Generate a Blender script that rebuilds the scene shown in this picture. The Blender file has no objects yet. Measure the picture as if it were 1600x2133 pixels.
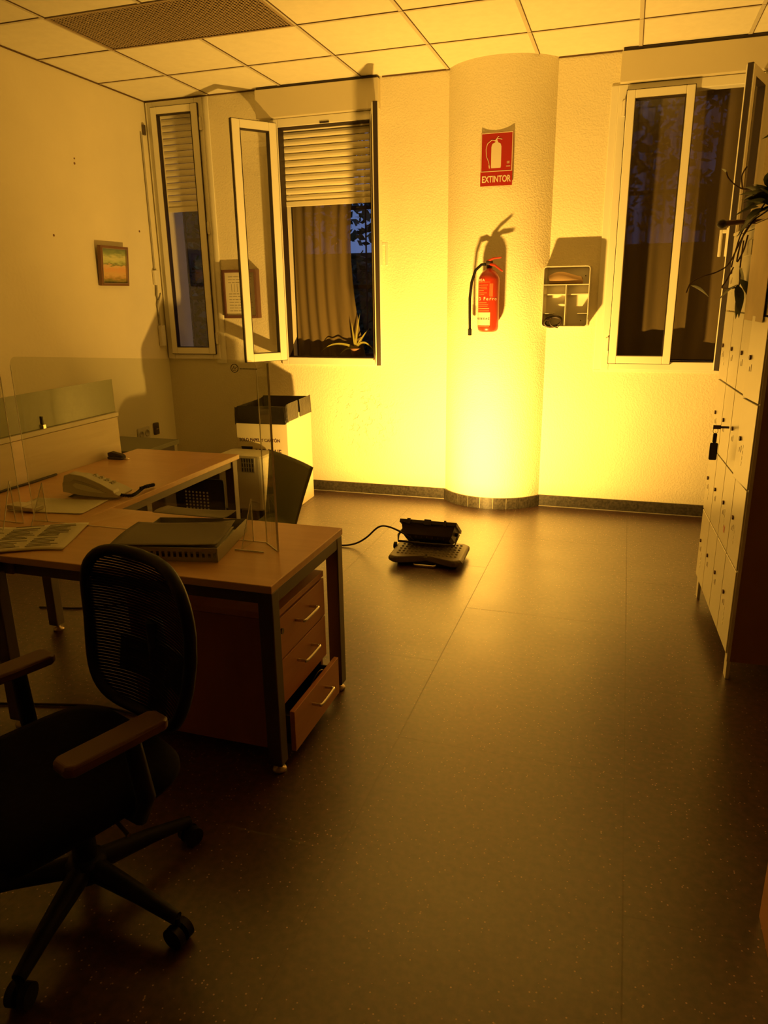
import bpy, math, random
from math import pi, sin, cos, radians, hypot, atan2
from mathutils import Vector, Matrix

random.seed(7)
C = bpy.context.scene.collection
S = bpy.context.scene

# ------------------------------------------------------------------ camera
F_PX, YAW, PITCH, ROLL, EYE = 1525.7, 0.3148, 0.2877, -0.01437, 1.508
cam_d = bpy.data.cameras.new('camera')
cam = bpy.data.objects.new('camera', cam_d)
C.objects.link(cam)
S.camera = cam
cam_d.sensor_fit = 'VERTICAL'
cam_d.sensor_height = 36.0
cam_d.lens = F_PX * 36.0 / 2133.0
cam_d.clip_start = 0.02
fw = Vector((-sin(YAW) * cos(PITCH), cos(YAW) * cos(PITCH), -sin(PITCH)))
rt = Vector((cos(YAW), sin(YAW), 0))
up = rt.cross(fw)
r2 = cos(ROLL) * rt + sin(ROLL) * up
u2 = -sin(ROLL) * rt + cos(ROLL) * up
M = Matrix((r2, u2, -fw)).transposed().to_4x4()
M.translation = (0, 0, EYE)
cam.matrix_world = M

# ------------------------------------------------------------------ exposure, dusk sky, floodlight beam
S.view_settings.view_transform = 'Standard'
S.view_settings.look = 'None'
S.view_settings.exposure = 0.0
S.view_settings.gamma = 1.0
S.view_settings.use_curve_mapping = False

W = bpy.data.worlds.new('dusk_sky')
S.world = W
W.use_nodes = True
nt = W.node_tree
bg = nt.nodes['Background']
bg.inputs['Color'].default_value = (0.30, 0.45, 1.0, 1)
bg.inputs['Strength'].default_value = 0.32

LAMP_AIM = radians(57)          # how far the floodlight is tipped up from level
LAMP_C = Vector((-1.035, 4.085, 0.170))   # centre of the glass
LAMP_DIR = Vector((0, cos(LAMP_AIM), sin(LAMP_AIM)))
LAMP_UP = Vector((0, -sin(LAMP_AIM), cos(LAMP_AIM)))
ML = Matrix((Vector((1, 0, 0)), LAMP_UP, -LAMP_DIR)).transposed()
if ML.determinant() < 0:
    ML = Matrix((Vector((-1, 0, 0)), LAMP_UP, -LAMP_DIR)).transposed()
ML = ML.to_4x4()
for nm_, watts, spread, depth, sx_, sy_, lift in (('floodlight_tube_glow', 23, 180, .028, .12, .015, 0), ('floodlight_reflector_beam', 86, 155, .022, .13, .04, 22)):
    ld = bpy.data.lights.new(nm_, 'AREA')
    ld.shape = 'RECTANGLE'
    ld.size = sx_
    ld.size_y = sy_
    ld.energy = watts
    ld.spread = radians(spread)
    ld.color = (1.0, 0.53, 0.085)
    lo = bpy.data.objects.new(nm_, ld)
    C.objects.link(lo)
    ML.translation = LAMP_C - LAMP_DIR * depth
    lo.matrix_world = ML @ Matrix.Rotation(radians(-lift if ML.col[0].x > 0 else lift), 4, 'X')


# ------------------------------------------------------------------ materials
def lin(c):
    return tuple(((v / 12.92) if v <= 0.04045 else ((v + 0.055) / 1.055) ** 2.4) for v in c)


def mat(name, col, rough=0.6, metal=0.0, noise=0.0, nscale=8.0, bump=0.0, bscale=60.0, spec=0.5,
        stretch=(1, 1, 1), trans=0.0, alpha=1.0, coat=0.0):
    m = bpy.data.materials.new(name)
    m.use_nodes = True
    n = m.node_tree.nodes
    l = m.node_tree.links
    b = n['Principled BSDF']
    b.inputs['Roughness'].default_value = rough
    b.inputs['Metallic'].default_value = metal
    b.inputs['Specular IOR Level'].default_value = spec
    b.inputs['Base Color'].default_value = (*col, 1)
    b.inputs['Alpha'].default_value = alpha
    b.inputs['Coat Weight'].default_value = coat
    tc = n.new('ShaderNodeTexCoord')
    mp = n.new('ShaderNodeMapping')
    mp.inputs['Scale'].default_value = stretch
    l.new(tc.outputs['Object'], mp.inputs['Vector'])
    if noise > 0:
        nz = n.new('ShaderNodeTexNoise')
        nz.inputs['Scale'].default_value = nscale
        nz.inputs['Detail'].default_value = 4
        l.new(mp.outputs[0], nz.inputs['Vector'])
        cr = n.new('ShaderNodeValToRGB')
        cr.color_ramp.elements[0].position = 0.3
        cr.color_ramp.elements[1].position = 0.7
        cr.color_ramp.elements[0].color = (*[v * (1 - noise) for v in col], 1)
        cr.color_ramp.elements[1].color = (*[min(1, v * (1 + noise)) for v in col], 1)
        l.new(nz.outputs['Fac'], cr.inputs['Fac'])
        l.new(cr.outputs['Color'], b.inputs['Base Color'])
    if bump > 0:
        nb = n.new('ShaderNodeTexNoise')
        nb.inputs['Scale'].default_value = bscale
        nb.inputs['Detail'].default_value = 3
        l.new(mp.outputs[0], nb.inputs['Vector'])
        bp = n.new('ShaderNodeBump')
        bp.inputs['Strength'].default_value = bump
        bp.inputs['Distance'].default_value = 0.004
        l.new(nb.outputs['Fac'], bp.inputs['Height'])
        l.new(bp.outputs['Normal'], b.inputs['Normal'])
    return m


def wood(name, c1, c2, rough=0.35, scale=3.0, stretch=(1, 9, 9)):
    m = mat(name, c1, rough)
    n = m.node_tree.nodes
    l = m.node_tree.links
    b = n['Principled BSDF']
    tc = n.new('ShaderNodeTexCoord')
    mp = n.new('ShaderNodeMapping')
    mp.inputs['Scale'].default_value = stretch
    nz = n.new('ShaderNodeTexNoise')
    nz.inputs['Scale'].default_value = scale
    nz.inputs['Detail'].default_value = 6
    nz.inputs['Distortion'].default_value = 0.6
    cr = n.new('ShaderNodeValToRGB')
    cr.color_ramp.elements[0].position = 0.35
    cr.color_ramp.elements[1].position = 0.68
    cr.color_ramp.elements[0].color = (*c1, 1)
    cr.color_ramp.elements[1].color = (*c2, 1)
    l.new(tc.outputs['Object'], mp.inputs['Vector'])
    l.new(mp.outputs[0], nz.inputs['Vector'])
    l.new(nz.outputs['Fac'], cr.inputs['Fac'])
    l.new(cr.outputs['Color'], b.inputs['Base Color'])
    return m


def stucco(name, col, strength, scale=95.0):
    m = mat(name, col, 0.75, noise=0.03, nscale=3)
    n = m.node_tree.nodes
    l = m.node_tree.links
    b = n['Principled BSDF']
    tc = n.new('ShaderNodeTexCoord')
    nz = n.new('ShaderNodeTexNoise')
    nz.inputs['Scale'].default_value = scale
    nz.inputs['Detail'].default_value = 2
    nz.inputs['Roughness'].default_value = 0.4
    l.new(tc.outputs['Object'], nz.inputs['Vector'])
    cr = n.new('ShaderNodeValToRGB')
    cr.color_ramp.elements[0].position = 0.42
    cr.color_ramp.elements[1].position = 0.62
    l.new(nz.outputs['Fac'], cr.inputs['Fac'])
    bp = n.new('ShaderNodeBump')
    bp.inputs['Strength'].default_value = strength
    bp.inputs['Distance'].default_value = 0.003
    l.new(cr.outputs['Color'], bp.inputs['Height'])
    l.new(bp.outputs['Normal'], b.inputs['Normal'])
    return m


def glassy(name, gloss=0.08, tint=(1, 1, 1), rough=0.02):
    """thin clear sheet: lets light straight through, with a fresnel sheen"""
    m = bpy.data.materials.new(name)
    m.use_nodes = True
    n = m.node_tree.nodes
    l = m.node_tree.links
    n.remove(n['Principled BSDF'])
    out = n['Material Output']
    tr = n.new('ShaderNodeBsdfTransparent')
    tr.inputs['Color'].default_value = (*tint, 1)
    gl = n.new('ShaderNodeBsdfGlossy')
    gl.inputs['Roughness'].default_value = rough
    lw = n.new('ShaderNodeLayerWeight')
    lw.inputs['Blend'].default_value = 0.5
    pw = n.new('ShaderNodeMath')
    pw.operation = 'POWER'
    pw.inputs[1].default_value = 5.0
    l.new(lw.outputs['Facing'], pw.inputs[0])
    ad = n.new('ShaderNodeMath')
    ad.operation = 'MULTIPLY_ADD'
    ad.inputs[1].default_value = 0.7
    ad.inputs[2].default_value = gloss
    mx = n.new('ShaderNodeMixShader')
    l.new(pw.outputs[0], ad.inputs[0])
    l.new(ad.outputs[0], mx.inputs['Fac'])
    l.new(tr.outputs[0], mx.inputs[1])
    l.new(gl.outputs[0], mx.inputs[2])
    l.new(mx.outputs[0], out.inputs['Surface'])
    return m


M_ = {}
M_['wall_back'] = stucco('rough_stucco', (0.80, 0.74, 0.55), 0.30)
M_['wall'] = stucco('painted_plaster', (0.80, 0.74, 0.55), 0.12, 40)
M_['wall_plain'] = mat('plain_plaster', (0.42, 0.34, 0.24), 0.8)  # kept dark to cut the light bounced by walls out of view
M_['ceiling'] = mat('ceiling_tile', (0.82, 0.78, 0.62), 0.85, noise=0.03, nscale=20, bump=0.15, bscale=200)
M_['tbar'] = mat('ceiling_bar', (0.62, 0.57, 0.44), 0.5)
M_['pvc'] = mat('white_frame', (0.82, 0.79, 0.66), 0.35)
M_['pvc_box'] = mat('shutter_box', (0.66, 0.60, 0.44), 0.45)
M_['slat'] = mat('shutter_slat', (0.80, 0.74, 0.55), 0.45)
M_['gasket'] = mat('dark_gasket', (0.03, 0.018, 0.012), 0.6)
M_['baseboard'] = mat('dark_skirting', (0.05, 0.042, 0.03), 0.35, noise=0.5, nscale=70)
M_['grout'] = mat('pale_grout', (0.35, 0.32, 0.24), 0.8)
M_['beech'] = wood('beech_laminate', (0.66, 0.38, 0.19), (0.73, 0.44, 0.23), 0.28, 2.2, (1, 10, 10))
M_['beech_front'] = wood('cherry_front', (0.50, 0.21, 0.10), (0.56, 0.25, 0.12), 0.38, 2.5, (10, 1, 10))
M_['carcass'] = wood('pedestal_side', (0.34, 0.13, 0.065), (0.38, 0.15, 0.08), 0.5, 2.0, (9, 9, 1))
M_['edge'] = mat('desk_edge', (0.50, 0.26, 0.12), 0.4)
M_['steel'] = mat('grey_steel', (0.11, 0.085, 0.07), 0.42, metal=0.3)
M_['bright'] = mat('bright_metal', (0.75, 0.70, 0.62), 0.25, metal=0.9)
M_['brass'] = mat('foot_metal', (0.5, 0.4, 0.3), 0.35, metal=0.7)
M_['black'] = mat('black_plastic', (0.009, 0.008, 0.008), 0.55, spec=.3)
M_['black_soft'] = mat('black_fabric', (0.007, 0.006, 0.007), 0.95, spec=.2, noise=0.3, nscale=80)
M_['armpad'] = mat('brown_armpad', (0.13, 0.055, 0.042), 0.5)
M_['bag'] = mat('black_bag', (0.02, 0.017, 0.012), 0.28, bump=0.9, bscale=28)
M_['card'] = mat('white_card', (0.78, 0.70, 0.50), 0.7)
M_['ink'] = mat('purple_ink', (0.08, 0.02, 0.07), 0.7)
M_['ink_dark'] = mat('black_ink', (0.03, 0.03, 0.03), 0.7)
M_['white'] = mat('white_plastic', (0.74, 0.70, 0.58), 0.4)
M_['cream'] = mat('cream_plastic', (0.62, 0.58, 0.47), 0.42)
M_['cream_dark'] = mat('cream_shade', (0.40, 0.37, 0.29), 0.5)
M_['green'] = mat('green_shell', (0.20, 0.22, 0.10), 0.45)
M_['red'] = mat('red_enamel', (0.50, 0.04, 0.018), 0.3, coat=0.3)
M_['red_sign'] = mat('red_sign', (0.36, 0.014, 0.012), 0.5)
M_['sign_white'] = mat('sign_white', (0.72, 0.64, 0.5), 0.5)
M_['label_orange'] = mat('label_print', (0.85, 0.30, 0.12), 0.5)
M_['paper'] = mat('paper', (0.78, 0.73, 0.58), 0.8)
M_['paper_grey'] = mat('grey_paper', (0.24, 0.21, 0.17), 0.8)
M_['print'] = mat('newsprint', (0.36, 0.33, 0.26), 0.8)
M_['locker'] = mat('locker_enamel', (0.74, 0.70, 0.56), 0.32, noise=0.04, nscale=6)
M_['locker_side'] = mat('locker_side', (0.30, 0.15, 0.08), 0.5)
M_['rubber'] = mat('olive_rubber', (0.13, 0.10, 0.055), 0.5)
M_['lamp_body'] = mat('lamp_body', (0.035, 0.022, 0.015), 0.45)
M_['reflector'] = mat('reflector', (0.8, 0.8, 0.78), 0.3, metal=0.9)
M_['leaf'] = mat('dark_leaf', (0.085, 0.10, 0.035), 0.45, noise=0.4, nscale=30)
M_['leaf_out'] = mat('hedge_leaf', (0.10, 0.085, 0.02), 0.6, noise=0.5, nscale=2)
M_['spider'] = mat('yellow_green_leaf', (0.30, 0.27, 0.06), 0.5)
M_['stem'] = mat('brown_stem', (0.11, 0.06, 0.03), 0.7)
M_['bark'] = mat('bark', (0.10, 0.07, 0.04), 0.9, noise=0.4, nscale=12, bump=0.6)
M_['earth'] = mat('garden_ground', (0.05, 0.045, 0.03), 0.95, noise=0.3)
M_['fence_wall'] = mat('garden_wall', (0.16, 0.12, 0.07), 0.9, noise=.3)
M_['pot'] = mat('clay_pot', (0.28, 0.15, 0.08), 0.8)
M_['glass'] = glassy('window_glass', 0.05)
M_['acrylic'] = glassy('clear_acrylic', 0.07, (0.94, 0.95, 0.90))
M_['smoke'] = glassy('tinted_acrylic', 0.03, (0.60, 0.62, 0.50))
M_['acrylic_edge_glint'] = mat('acrylic_edge_glint', (0.9, 0.88, 0.75), 0.15)  # pale colour paints the light that the clear edges pick up
M_['frame_wood'] = mat('dark_gilt', (0.20, 0.10, 0.05), 0.4)
M_['grey_box'] = mat('grey_box', (0.16, 0.15, 0.09), 0.6)
M_['grey_dark'] = mat('dark_grey', (0.05, 0.03, 0.025), 0.6)  # plain dark grey for small fittings, drawer trays and the low cabinet
M_['partition'] = wood('pale_partition', (0.66, 0.58, 0.42), (0.74, 0.66, 0.50), 0.5, 2.5, (8, 1, 10))
M_['vent'] = mat('vent_metal', (0.36, 0.27, 0.17), 0.5)
M_['plenum'] = mat('dark_plenum', (0.03, 0.02, 0.012), 0.9)
M_['sticker'] = mat('pale_sticker', (0.85, 0.82, 0.66), 0.3)
M_['red_mark'] = mat('red_sticker', (0.50, 0.07, 0.03), 0.5)

# terrazzo vinyl floor
m = mat('speckled_floor', (0.075, 0.055, 0.048), 0.33, spec=0.5)
n = m.node_tree.nodes
l = m.node_tree.links
b = n['Principled BSDF']
b.inputs['IOR'].default_value = 2.15
tc = n.new('ShaderNodeTexCoord')
nz = n.new('ShaderNodeTexNoise'); nz.inputs['Scale'].default_value = 45; nz.inputs['Detail'].default_value = 5
l.new(tc.outputs['Object'], nz.inputs['Vector'])
cr = n.new('ShaderNodeValToRGB')
cr.color_ramp.elements[0].position = 0.35; cr.color_ramp.elements[0].color = (0.032, 0.013, 0.011, 1)
cr.color_ramp.elements[1].position = 0.70; cr.color_ramp.elements[1].color = (0.105, 0.046, 0.038, 1)
l.new(nz.outputs['Fac'], cr.inputs['Fac'])
vo = n.new('ShaderNodeTexVoronoi'); vo.inputs['Scale'].default_value = 75
l.new(tc.outputs['Object'], vo.inputs['Vector'])
lt = n.new('ShaderNodeMath'); lt.operation = 'LESS_THAN'; lt.inputs[1].default_value = 0.17
l.new(vo.outputs['Distance'], lt.inputs[0])
sepc = n.new('ShaderNodeSeparateColor'); l.new(vo.outputs['Color'], sepc.inputs[0])
gt = n.new('ShaderNodeMath'); gt.operation = 'GREATER_THAN'; gt.inputs[1].default_value = 0.62
l.new(sepc.outputs[0], gt.inputs[0])
mu = n.new('ShaderNodeMath'); mu.operation = 'MULTIPLY'
l.new(lt.outputs[0], mu.inputs[0]); l.new(gt.outputs[0], mu.inputs[1])
mx = n.new('ShaderNodeMixRGB'); mx.inputs['Color2'].default_value = (0.60, 0.38, 0.28, 1)
l.new(mu.outputs[0], mx.inputs['Fac']); l.new(cr.outputs['Color'], mx.inputs['Color1'])
mp = n.new('ShaderNodeMapping'); mp.inputs['Rotation'].default_value = (0, 0, pi / 2)
mp.inputs['Location'].default_value = (0.42, 0.645 + 0.77 * 4, 0)
l.new(tc.outputs['Object'], mp.inputs['Vector'])
bk = n.new('ShaderNodeTexBrick')
bk.inputs['Scale'].default_value = 1.0; bk.inputs['Mortar Size'].default_value = 0.0022
bk.inputs['Mortar Smooth'].default_value = 0.1
bk.inputs['Brick Width'].default_value = 1.17; bk.inputs['Row Height'].default_value = 0.765
bk.inputs['Color1'].default_value = (0, 0, 0, 1); bk.inputs['Color2'].default_value = (0, 0, 0, 1); bk.inputs['Mortar'].default_value = (1, 1, 1, 1)
l.new(mp.outputs[0], bk.inputs['Vector'])
m3 = n.new('ShaderNodeMixRGB'); m3.inputs['Color2'].default_value = (0.008, 0.005, 0.004, 1)
mf = n.new('ShaderNodeMath'); mf.operation = 'MULTIPLY'; mf.inputs[1].default_value = 0.16
l.new(bk.outputs['Fac'], mf.inputs[0]); l.new(mf.outputs[0], m3.inputs['Fac']); l.new(mx.outputs[0], m3.inputs['Color1'])
l.new(m3.outputs[0], b.inputs['Base Color'])
nz2 = n.new('ShaderNodeTexNoise'); nz2.inputs['Scale'].default_value = 3.0; nz2.inputs['Detail'].default_value = 4
l.new(tc.outputs['Object'], nz2.inputs['Vector'])
mr = n.new('ShaderNodeMapRange'); mr.inputs['To Min'].default_value = 0.27; mr.inputs['To Max'].default_value = 0.40
l.new(nz2.outputs['Fac'], mr.inputs['Value'])
adr = n.new('ShaderNodeMath'); adr.operation = 'ADD'
l.new(mr.outputs[0], adr.inputs[0]); l.new(mf.outputs[0], adr.inputs[1]); l.new(adr.outputs[0], b.inputs['Roughness'])
bp = n.new('ShaderNodeBump'); bp.inputs['Strength'].default_value = 0.12; bp.inputs['Distance'].default_value = 0.002
l.new(nz.outputs['Fac'], bp.inputs['Height']); l.new(bp.outputs['Normal'], b.inputs['Normal'])
M_['floor'] = m

# mesh cloth of the office chair: opaque threads with gaps
m = mat('chair_mesh', (0.010, 0.008, 0.008), 0.8, spec=.2)
n = m.node_tree.nodes; l = m.node_tree.links; b = n['Principled BSDF']
tc = n.new('ShaderNodeTexCoord')
wv = n.new('ShaderNodeTexWave'); wv.bands_direction = 'Z'; wv.inputs['Scale'].default_value = 38; wv.inputs['Distortion'].default_value = 0.4
l.new(tc.outputs['Object'], wv.inputs['Vector'])
gt = n.new('ShaderNodeMath'); gt.operation = 'LESS_THAN'; gt.inputs[1].default_value = 0.955
l.new(wv.outputs['Fac'], gt.inputs[0]); l.new(gt.outputs[0], b.inputs['Alpha'])
M_['chair_mesh'] = m

# sheer curtain
m = mat('sheer_curtain', (0.125, 0.088, 0.034), 0.9, alpha=0.88)
n = m.node_tree.nodes; l = m.node_tree.links; b = n['Principled BSDF']
tc = n.new('ShaderNodeTexCoord'); mp = n.new('ShaderNodeMapping'); mp.inputs['Scale'].default_value = (9, 1, .7)
nz = n.new('ShaderNodeTexNoise'); nz.inputs['Scale'].default_value = 2.2; nz.inputs['Detail'].default_value = 4
l.new(tc.outputs['Object'], mp.inputs[0]); l.new(mp.outputs[0], nz.inputs['Vector'])
mr = n.new('ShaderNodeMapRange'); mr.inputs['From Min'].default_value = .35; mr.inputs['From Max'].default_value = .65
mr.inputs['To Min'].default_value = 1.0; mr.inputs['To Max'].default_value = .90
l.new(nz.outputs['Fac'], mr.inputs['Value']); l.new(mr.outputs[0], b.inputs['Alpha'])
M_['sheer'] = m

# painting: hills under a banded sky
m = mat('painted_landscape', (0.5, 0.4, 0.2), 0.55)
n = m.node_tree.nodes; l = m.node_tree.links; b = n['Principled BSDF']
tc = n.new('ShaderNodeTexCoord')
sp = n.new('ShaderNodeSeparateXYZ'); l.new(tc.outputs['Generated'], sp.inputs[0])
nz = n.new('ShaderNodeTexNoise'); nz.inputs['Scale'].default_value = 6; nz.inputs['Detail'].default_value = 5
mp = n.new('ShaderNodeMapping'); mp.inputs['Scale'].default_value = (1, 0.8, 2.6)
l.new(tc.outputs['Generated'], mp.inputs[0]); l.new(mp.outputs[0], nz.inputs['Vector'])
ma = n.new('ShaderNodeMath'); ma.operation = 'MULTIPLY_ADD'; ma.inputs[1].default_value = 0.30; ma.inputs[2].default_value = -0.15
l.new(nz.outputs['Fac'], ma.inputs[0])
ad = n.new('ShaderNodeMath'); ad.operation = 'ADD'; l.new(ma.outputs[0], ad.inputs[0]); l.new(sp.outputs['Z'], ad.inputs[1])
cr = n.new('ShaderNodeValToRGB')
cols = [(0.0, (0.10, 0.12, 0.04)), (0.10, (0.30, 0.24, 0.06)), (0.16, (0.48, 0.30, 0.10)), (0.24, (0.66, 0.45, 0.18)),
        (0.42, (0.70, 0.38, 0.16)), (0.50, (0.68, 0.50, 0.24)), (0.53, (0.20, 0.22, 0.08)), (0.62, (0.48, 0.55, 0.24)),
        (0.72, (0.62, 0.62, 0.32)), (0.86, (0.25, 0.32, 0.14)), (1.0, (0.15, 0.20, 0.12))]
cr.color_ramp.elements[0].position = 0; cr.color_ramp.elements[0].color = (*cols[0][1], 1)
cr.color_ramp.elements[1].position = 1; cr.color_ramp.elements[1].color = (*cols[-1][1], 1)
for p, c in cols[1:-1]:
    e = cr.color_ramp.elements.new(p); e.color = (*c, 1)
l.new(ad.outputs[0], cr.inputs['Fac']); l.new(cr.outputs[0], b.inputs['Base Color'])
M_['painting'] = m

# floodlight tube
m = mat('hot_tube', (1, 0.8, 0.5), 0.4)
b = m.node_tree.nodes['Principled BSDF']
b.inputs['Emission Color'].default_value = (1, 0.55, 0.12, 1)
b.inputs['Emission Strength'].default_value = 6
M_['tube'] = m

mw = M_['wall_back']
n = mw.node_tree.nodes; l = mw.node_tree.links; b = n['Principled BSDF']
tc = n.new('ShaderNodeTexCoord')
dist = n.new('ShaderNodeVectorMath'); dist.operation = 'DISTANCE'; dist.inputs[1].default_value = (-1.87, 5.32, .60)
l.new(tc.outputs['Object'], dist.inputs[0])
near = n.new('ShaderNodeMapRange'); near.inputs['From Min'].default_value = .10; near.inputs['From Max'].default_value = .34
near.inputs['To Min'].default_value = 1; near.inputs['To Max'].default_value = 0
l.new(dist.outputs['Value'], near.inputs['Value'])
nz = n.new('ShaderNodeTexNoise'); nz.inputs['Scale'].default_value = 26; nz.inputs['Detail'].default_value = 5
l.new(tc.outputs['Object'], nz.inputs['Vector'])
th = n.new('ShaderNodeMapRange'); th.inputs['From Min'].default_value = .56; th.inputs['From Max'].default_value = .62
l.new(nz.outputs['Fac'], th.inputs['Value'])
mk = n.new('ShaderNodeMath'); mk.operation = 'MULTIPLY'
l.new(near.outputs[0], mk.inputs[0]); l.new(th.outputs[0], mk.inputs[1])
bp2 = n.new('ShaderNodeBump'); bp2.inputs['Strength'].default_value = .8; bp2.inputs['Distance'].default_value = -.006
l.new(mk.outputs[0], bp2.inputs['Height'])
old = b.inputs['Normal'].links[0].from_socket
l.new(old, bp2.inputs['Normal']); l.new(bp2.outputs['Normal'], b.inputs['Normal'])

# ------------------------------------------------------------------ helpers
INV = {}


class MB:
    def __init__(self, smooth=False):
        self.v = []; self.f = []; self.s = []; self.smooth = smooth

    def _add(self, vs, fs, smooth=None, mx=None):
        o = len(self.v)
        for p in vs:
            p = Vector(p)
            self.v.append(mx @ p if mx is not None else p)
        for f in fs:
            self.f.append([i + o for i in f]); self.s.append(self.smooth if smooth is None else smooth)
        return self

    def box(self, a, b, mx=None):
        x0, y0, z0 = [min(a[i], b[i]) for i in range(3)]; x1, y1, z1 = [max(a[i], b[i]) for i in range(3)]
        return self._add([(x0, y0, z0), (x1, y0, z0), (x1, y1, z0), (x0, y1, z0), (x0, y0, z1), (x1, y0, z1), (x1, y1, z1), (x0, y1, z1)],
                         [(0, 3, 2, 1), (4, 5, 6, 7), (0, 1, 5, 4), (1, 2, 6, 5), (2, 3, 7, 6), (3, 0, 4, 7)], False, mx)

    def rbox(self, a, b, r=0.01, mx=None, axis=2, seg=4):
        """box with rounded vertical (axis) corners and a small top/bottom chamfer"""
        lo = [min(a[i], b[i]) for i in range(3)]; hi = [max(a[i], b[i]) for i in range(3)]
        ax = [i for i in range(3) if i != axis]
        pts = []
        for cx, cy, a0 in ((hi[ax[0]] - r, hi[ax[1]] - r, 0), (lo[ax[0]] + r, hi[ax[1]] - r, pi / 2), (lo[ax[0]] + r, lo[ax[1]] + r, pi), (hi[ax[0]] - r, lo[ax[1]] + r, 3 * pi / 2)):
            for k in range(seg + 1):
                t = a0 + pi / 2 * k / seg
                pts.append((cx + r * cos(t), cy + r * sin(t)))
        return self.prism(pts, lo[axis], hi[axis], axis, mx, ch=min(r, (hi[axis] - lo[axis]) / 2) * 0.35)

    def prism(self, pts, h0, h1, axis=2, mx=None, ch=0.0):
        n = len(pts)
        cx = sum(p[0] for p in pts) / n; cy = sum(p[1] for p in pts) / n

        def P(p, h, k=0):
            if k:
                d = hypot(p[0] - cx, p[1] - cy) or 1
                p = (p[0] - (p[0] - cx) / d * k, p[1] - (p[1] - cy) / d * k)
            q = [0, 0, 0]; ax = [i for i in range(3) if i != axis]
            q[ax[0]] = p[0]; q[ax[1]] = p[1]; q[axis] = h
            return tuple(q)
        if ch > 0:
            rings = [(h0, ch), (h0 + ch, 0), (h1 - ch, 0), (h1, ch)]
        else:
            rings = [(h0, 0), (h1, 0)]
        vs = []
        for h, k in rings:
            vs += [P(p, h, k) for p in pts]
        fs = []
        for r in range(len(rings) - 1):
            for i in range(n):
                j = (i + 1) % n
                fs.append((r * n + i, r * n + j, (r + 1) * n + j, (r + 1) * n + i))
        fs.append(tuple(reversed(range(n)))); fs.append(tuple(range((len(rings) - 1) * n, len(rings) * n)))
        return self._add(vs, fs, False, mx)

    def tube(self, path, r, seg=8, closed=False, mx=None):
        path = [Vector(p) for p in path]
        n = len(path)
        rs = r if isinstance(r, (list, tuple)) else [r] * n
        vs = []; fs = []
        prev = None
        for i, p in enumerate(path):
            if closed:
                t = (path[(i + 1) % n] - path[i - 1]).normalized()
            else:
                t = (path[min(i + 1, n - 1)] - path[max(i - 1, 0)]).normalized()
            if prev is None:
                a = Vector((0, 0, 1)) if abs(t.z) < 0.9 else Vector((1, 0, 0))
                u = t.cross(a).normalized()
            else:
                u = (prev - t * prev.dot(t)).normalized()
            prev = u
            w = t.cross(u)
            for k in range(seg):
                an = 2 * pi * k / seg
                vs.append(p + (u * cos(an) + w * sin(an)) * rs[i])
        m = n if closed else n - 1
        for i in range(m):
            for k in range(seg):
                a = i * seg + k; b = i * seg + (k + 1) % seg
                c = ((i + 1) % n) * seg + (k + 1) % seg; d = ((i + 1) % n) * seg + k
                fs.append((a, b, c, d))
        self._add(vs, fs, True, mx)
        if not closed:
            self._add([vs[k] for k in range(seg)], [tuple(reversed(range(seg)))], False, mx)
            self._add([vs[(n - 1) * seg + k] for k in range(seg)], [tuple(range(seg))], False, mx)
        return self

    def cyl(self, a, b, r, seg=20, mx=None):
        return self.tube([a, b], r, seg, False, mx)

    def lathe(self, prof, c=(0, 0, 0), seg=28, mx=None):
        vs = []; fs = []
        for r, z in prof:
            for k in range(seg):
                a = 2 * pi * k / seg
                vs.append((c[0] + r * cos(a), c[1] + r * sin(a), c[2] + z))
        for i in range(len(prof) - 1):
            for k in range(seg):
                fs.append((i * seg + k, i * seg + (k + 1) % seg, (i + 1) * seg + (k + 1) % seg, (i + 1) * seg + k))
        fs.append(tuple(reversed(range(seg)))); fs.append(tuple(range((len(prof) - 1) * seg, len(prof) * seg)))
        return self._add(vs, fs, True, mx)

    def grid(self, fn, nu, nv, thick=0.0, mx=None):
        """surface from fn(u,v); thick gives it a body along its normals"""
        P = [[Vector(fn(i / nu, j / nv)) for j in range(nv + 1)] for i in range(nu + 1)]
        vs = []; fs = []
        W_ = nv + 1
        for i in range(nu + 1):
            for j in range(nv + 1):
                vs.append(P[i][j])
        for i in range(nu):
            for j in range(nv):
                fs.append((i * W_ + j, (i + 1) * W_ + j, (i + 1) * W_ + j + 1, i * W_ + j + 1))
        if thick:
            o = len(vs)
            for i in range(nu + 1):
                for j in range(nv + 1):
                    du = P[min(i + 1, nu)][j] - P[max(i - 1, 0)][j]
                    dv = P[i][min(j + 1, nv)] - P[i][max(j - 1, 0)]
                    nn = du.cross(dv)
                    nn = nn.normalized() if nn.length > 1e-9 else Vector((0, 0, 1))
                    vs.append(P[i][j] - nn * thick)
            for i in range(nu):
                for j in range(nv):
                    fs.append((o + i * W_ + j + 1, o + (i + 1) * W_ + j + 1, o + (i + 1) * W_ + j, o + i * W_ + j))
            for i in range(nu):
                fs.append((i * W_, o + i * W_, o + (i + 1) * W_, (i + 1) * W_))
                fs.append(((i + 1) * W_ + nv, o + (i + 1) * W_ + nv, o + i * W_ + nv, i * W_ + nv))
            for j in range(nv):
                fs.append((j + 1, o + j + 1, o + j, j))
                fs.append((nu * W_ + j, o + nu * W_ + j, o + nu * W_ + j + 1, nu * W_ + j + 1))
        return self._add(vs, fs, True, mx)

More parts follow.
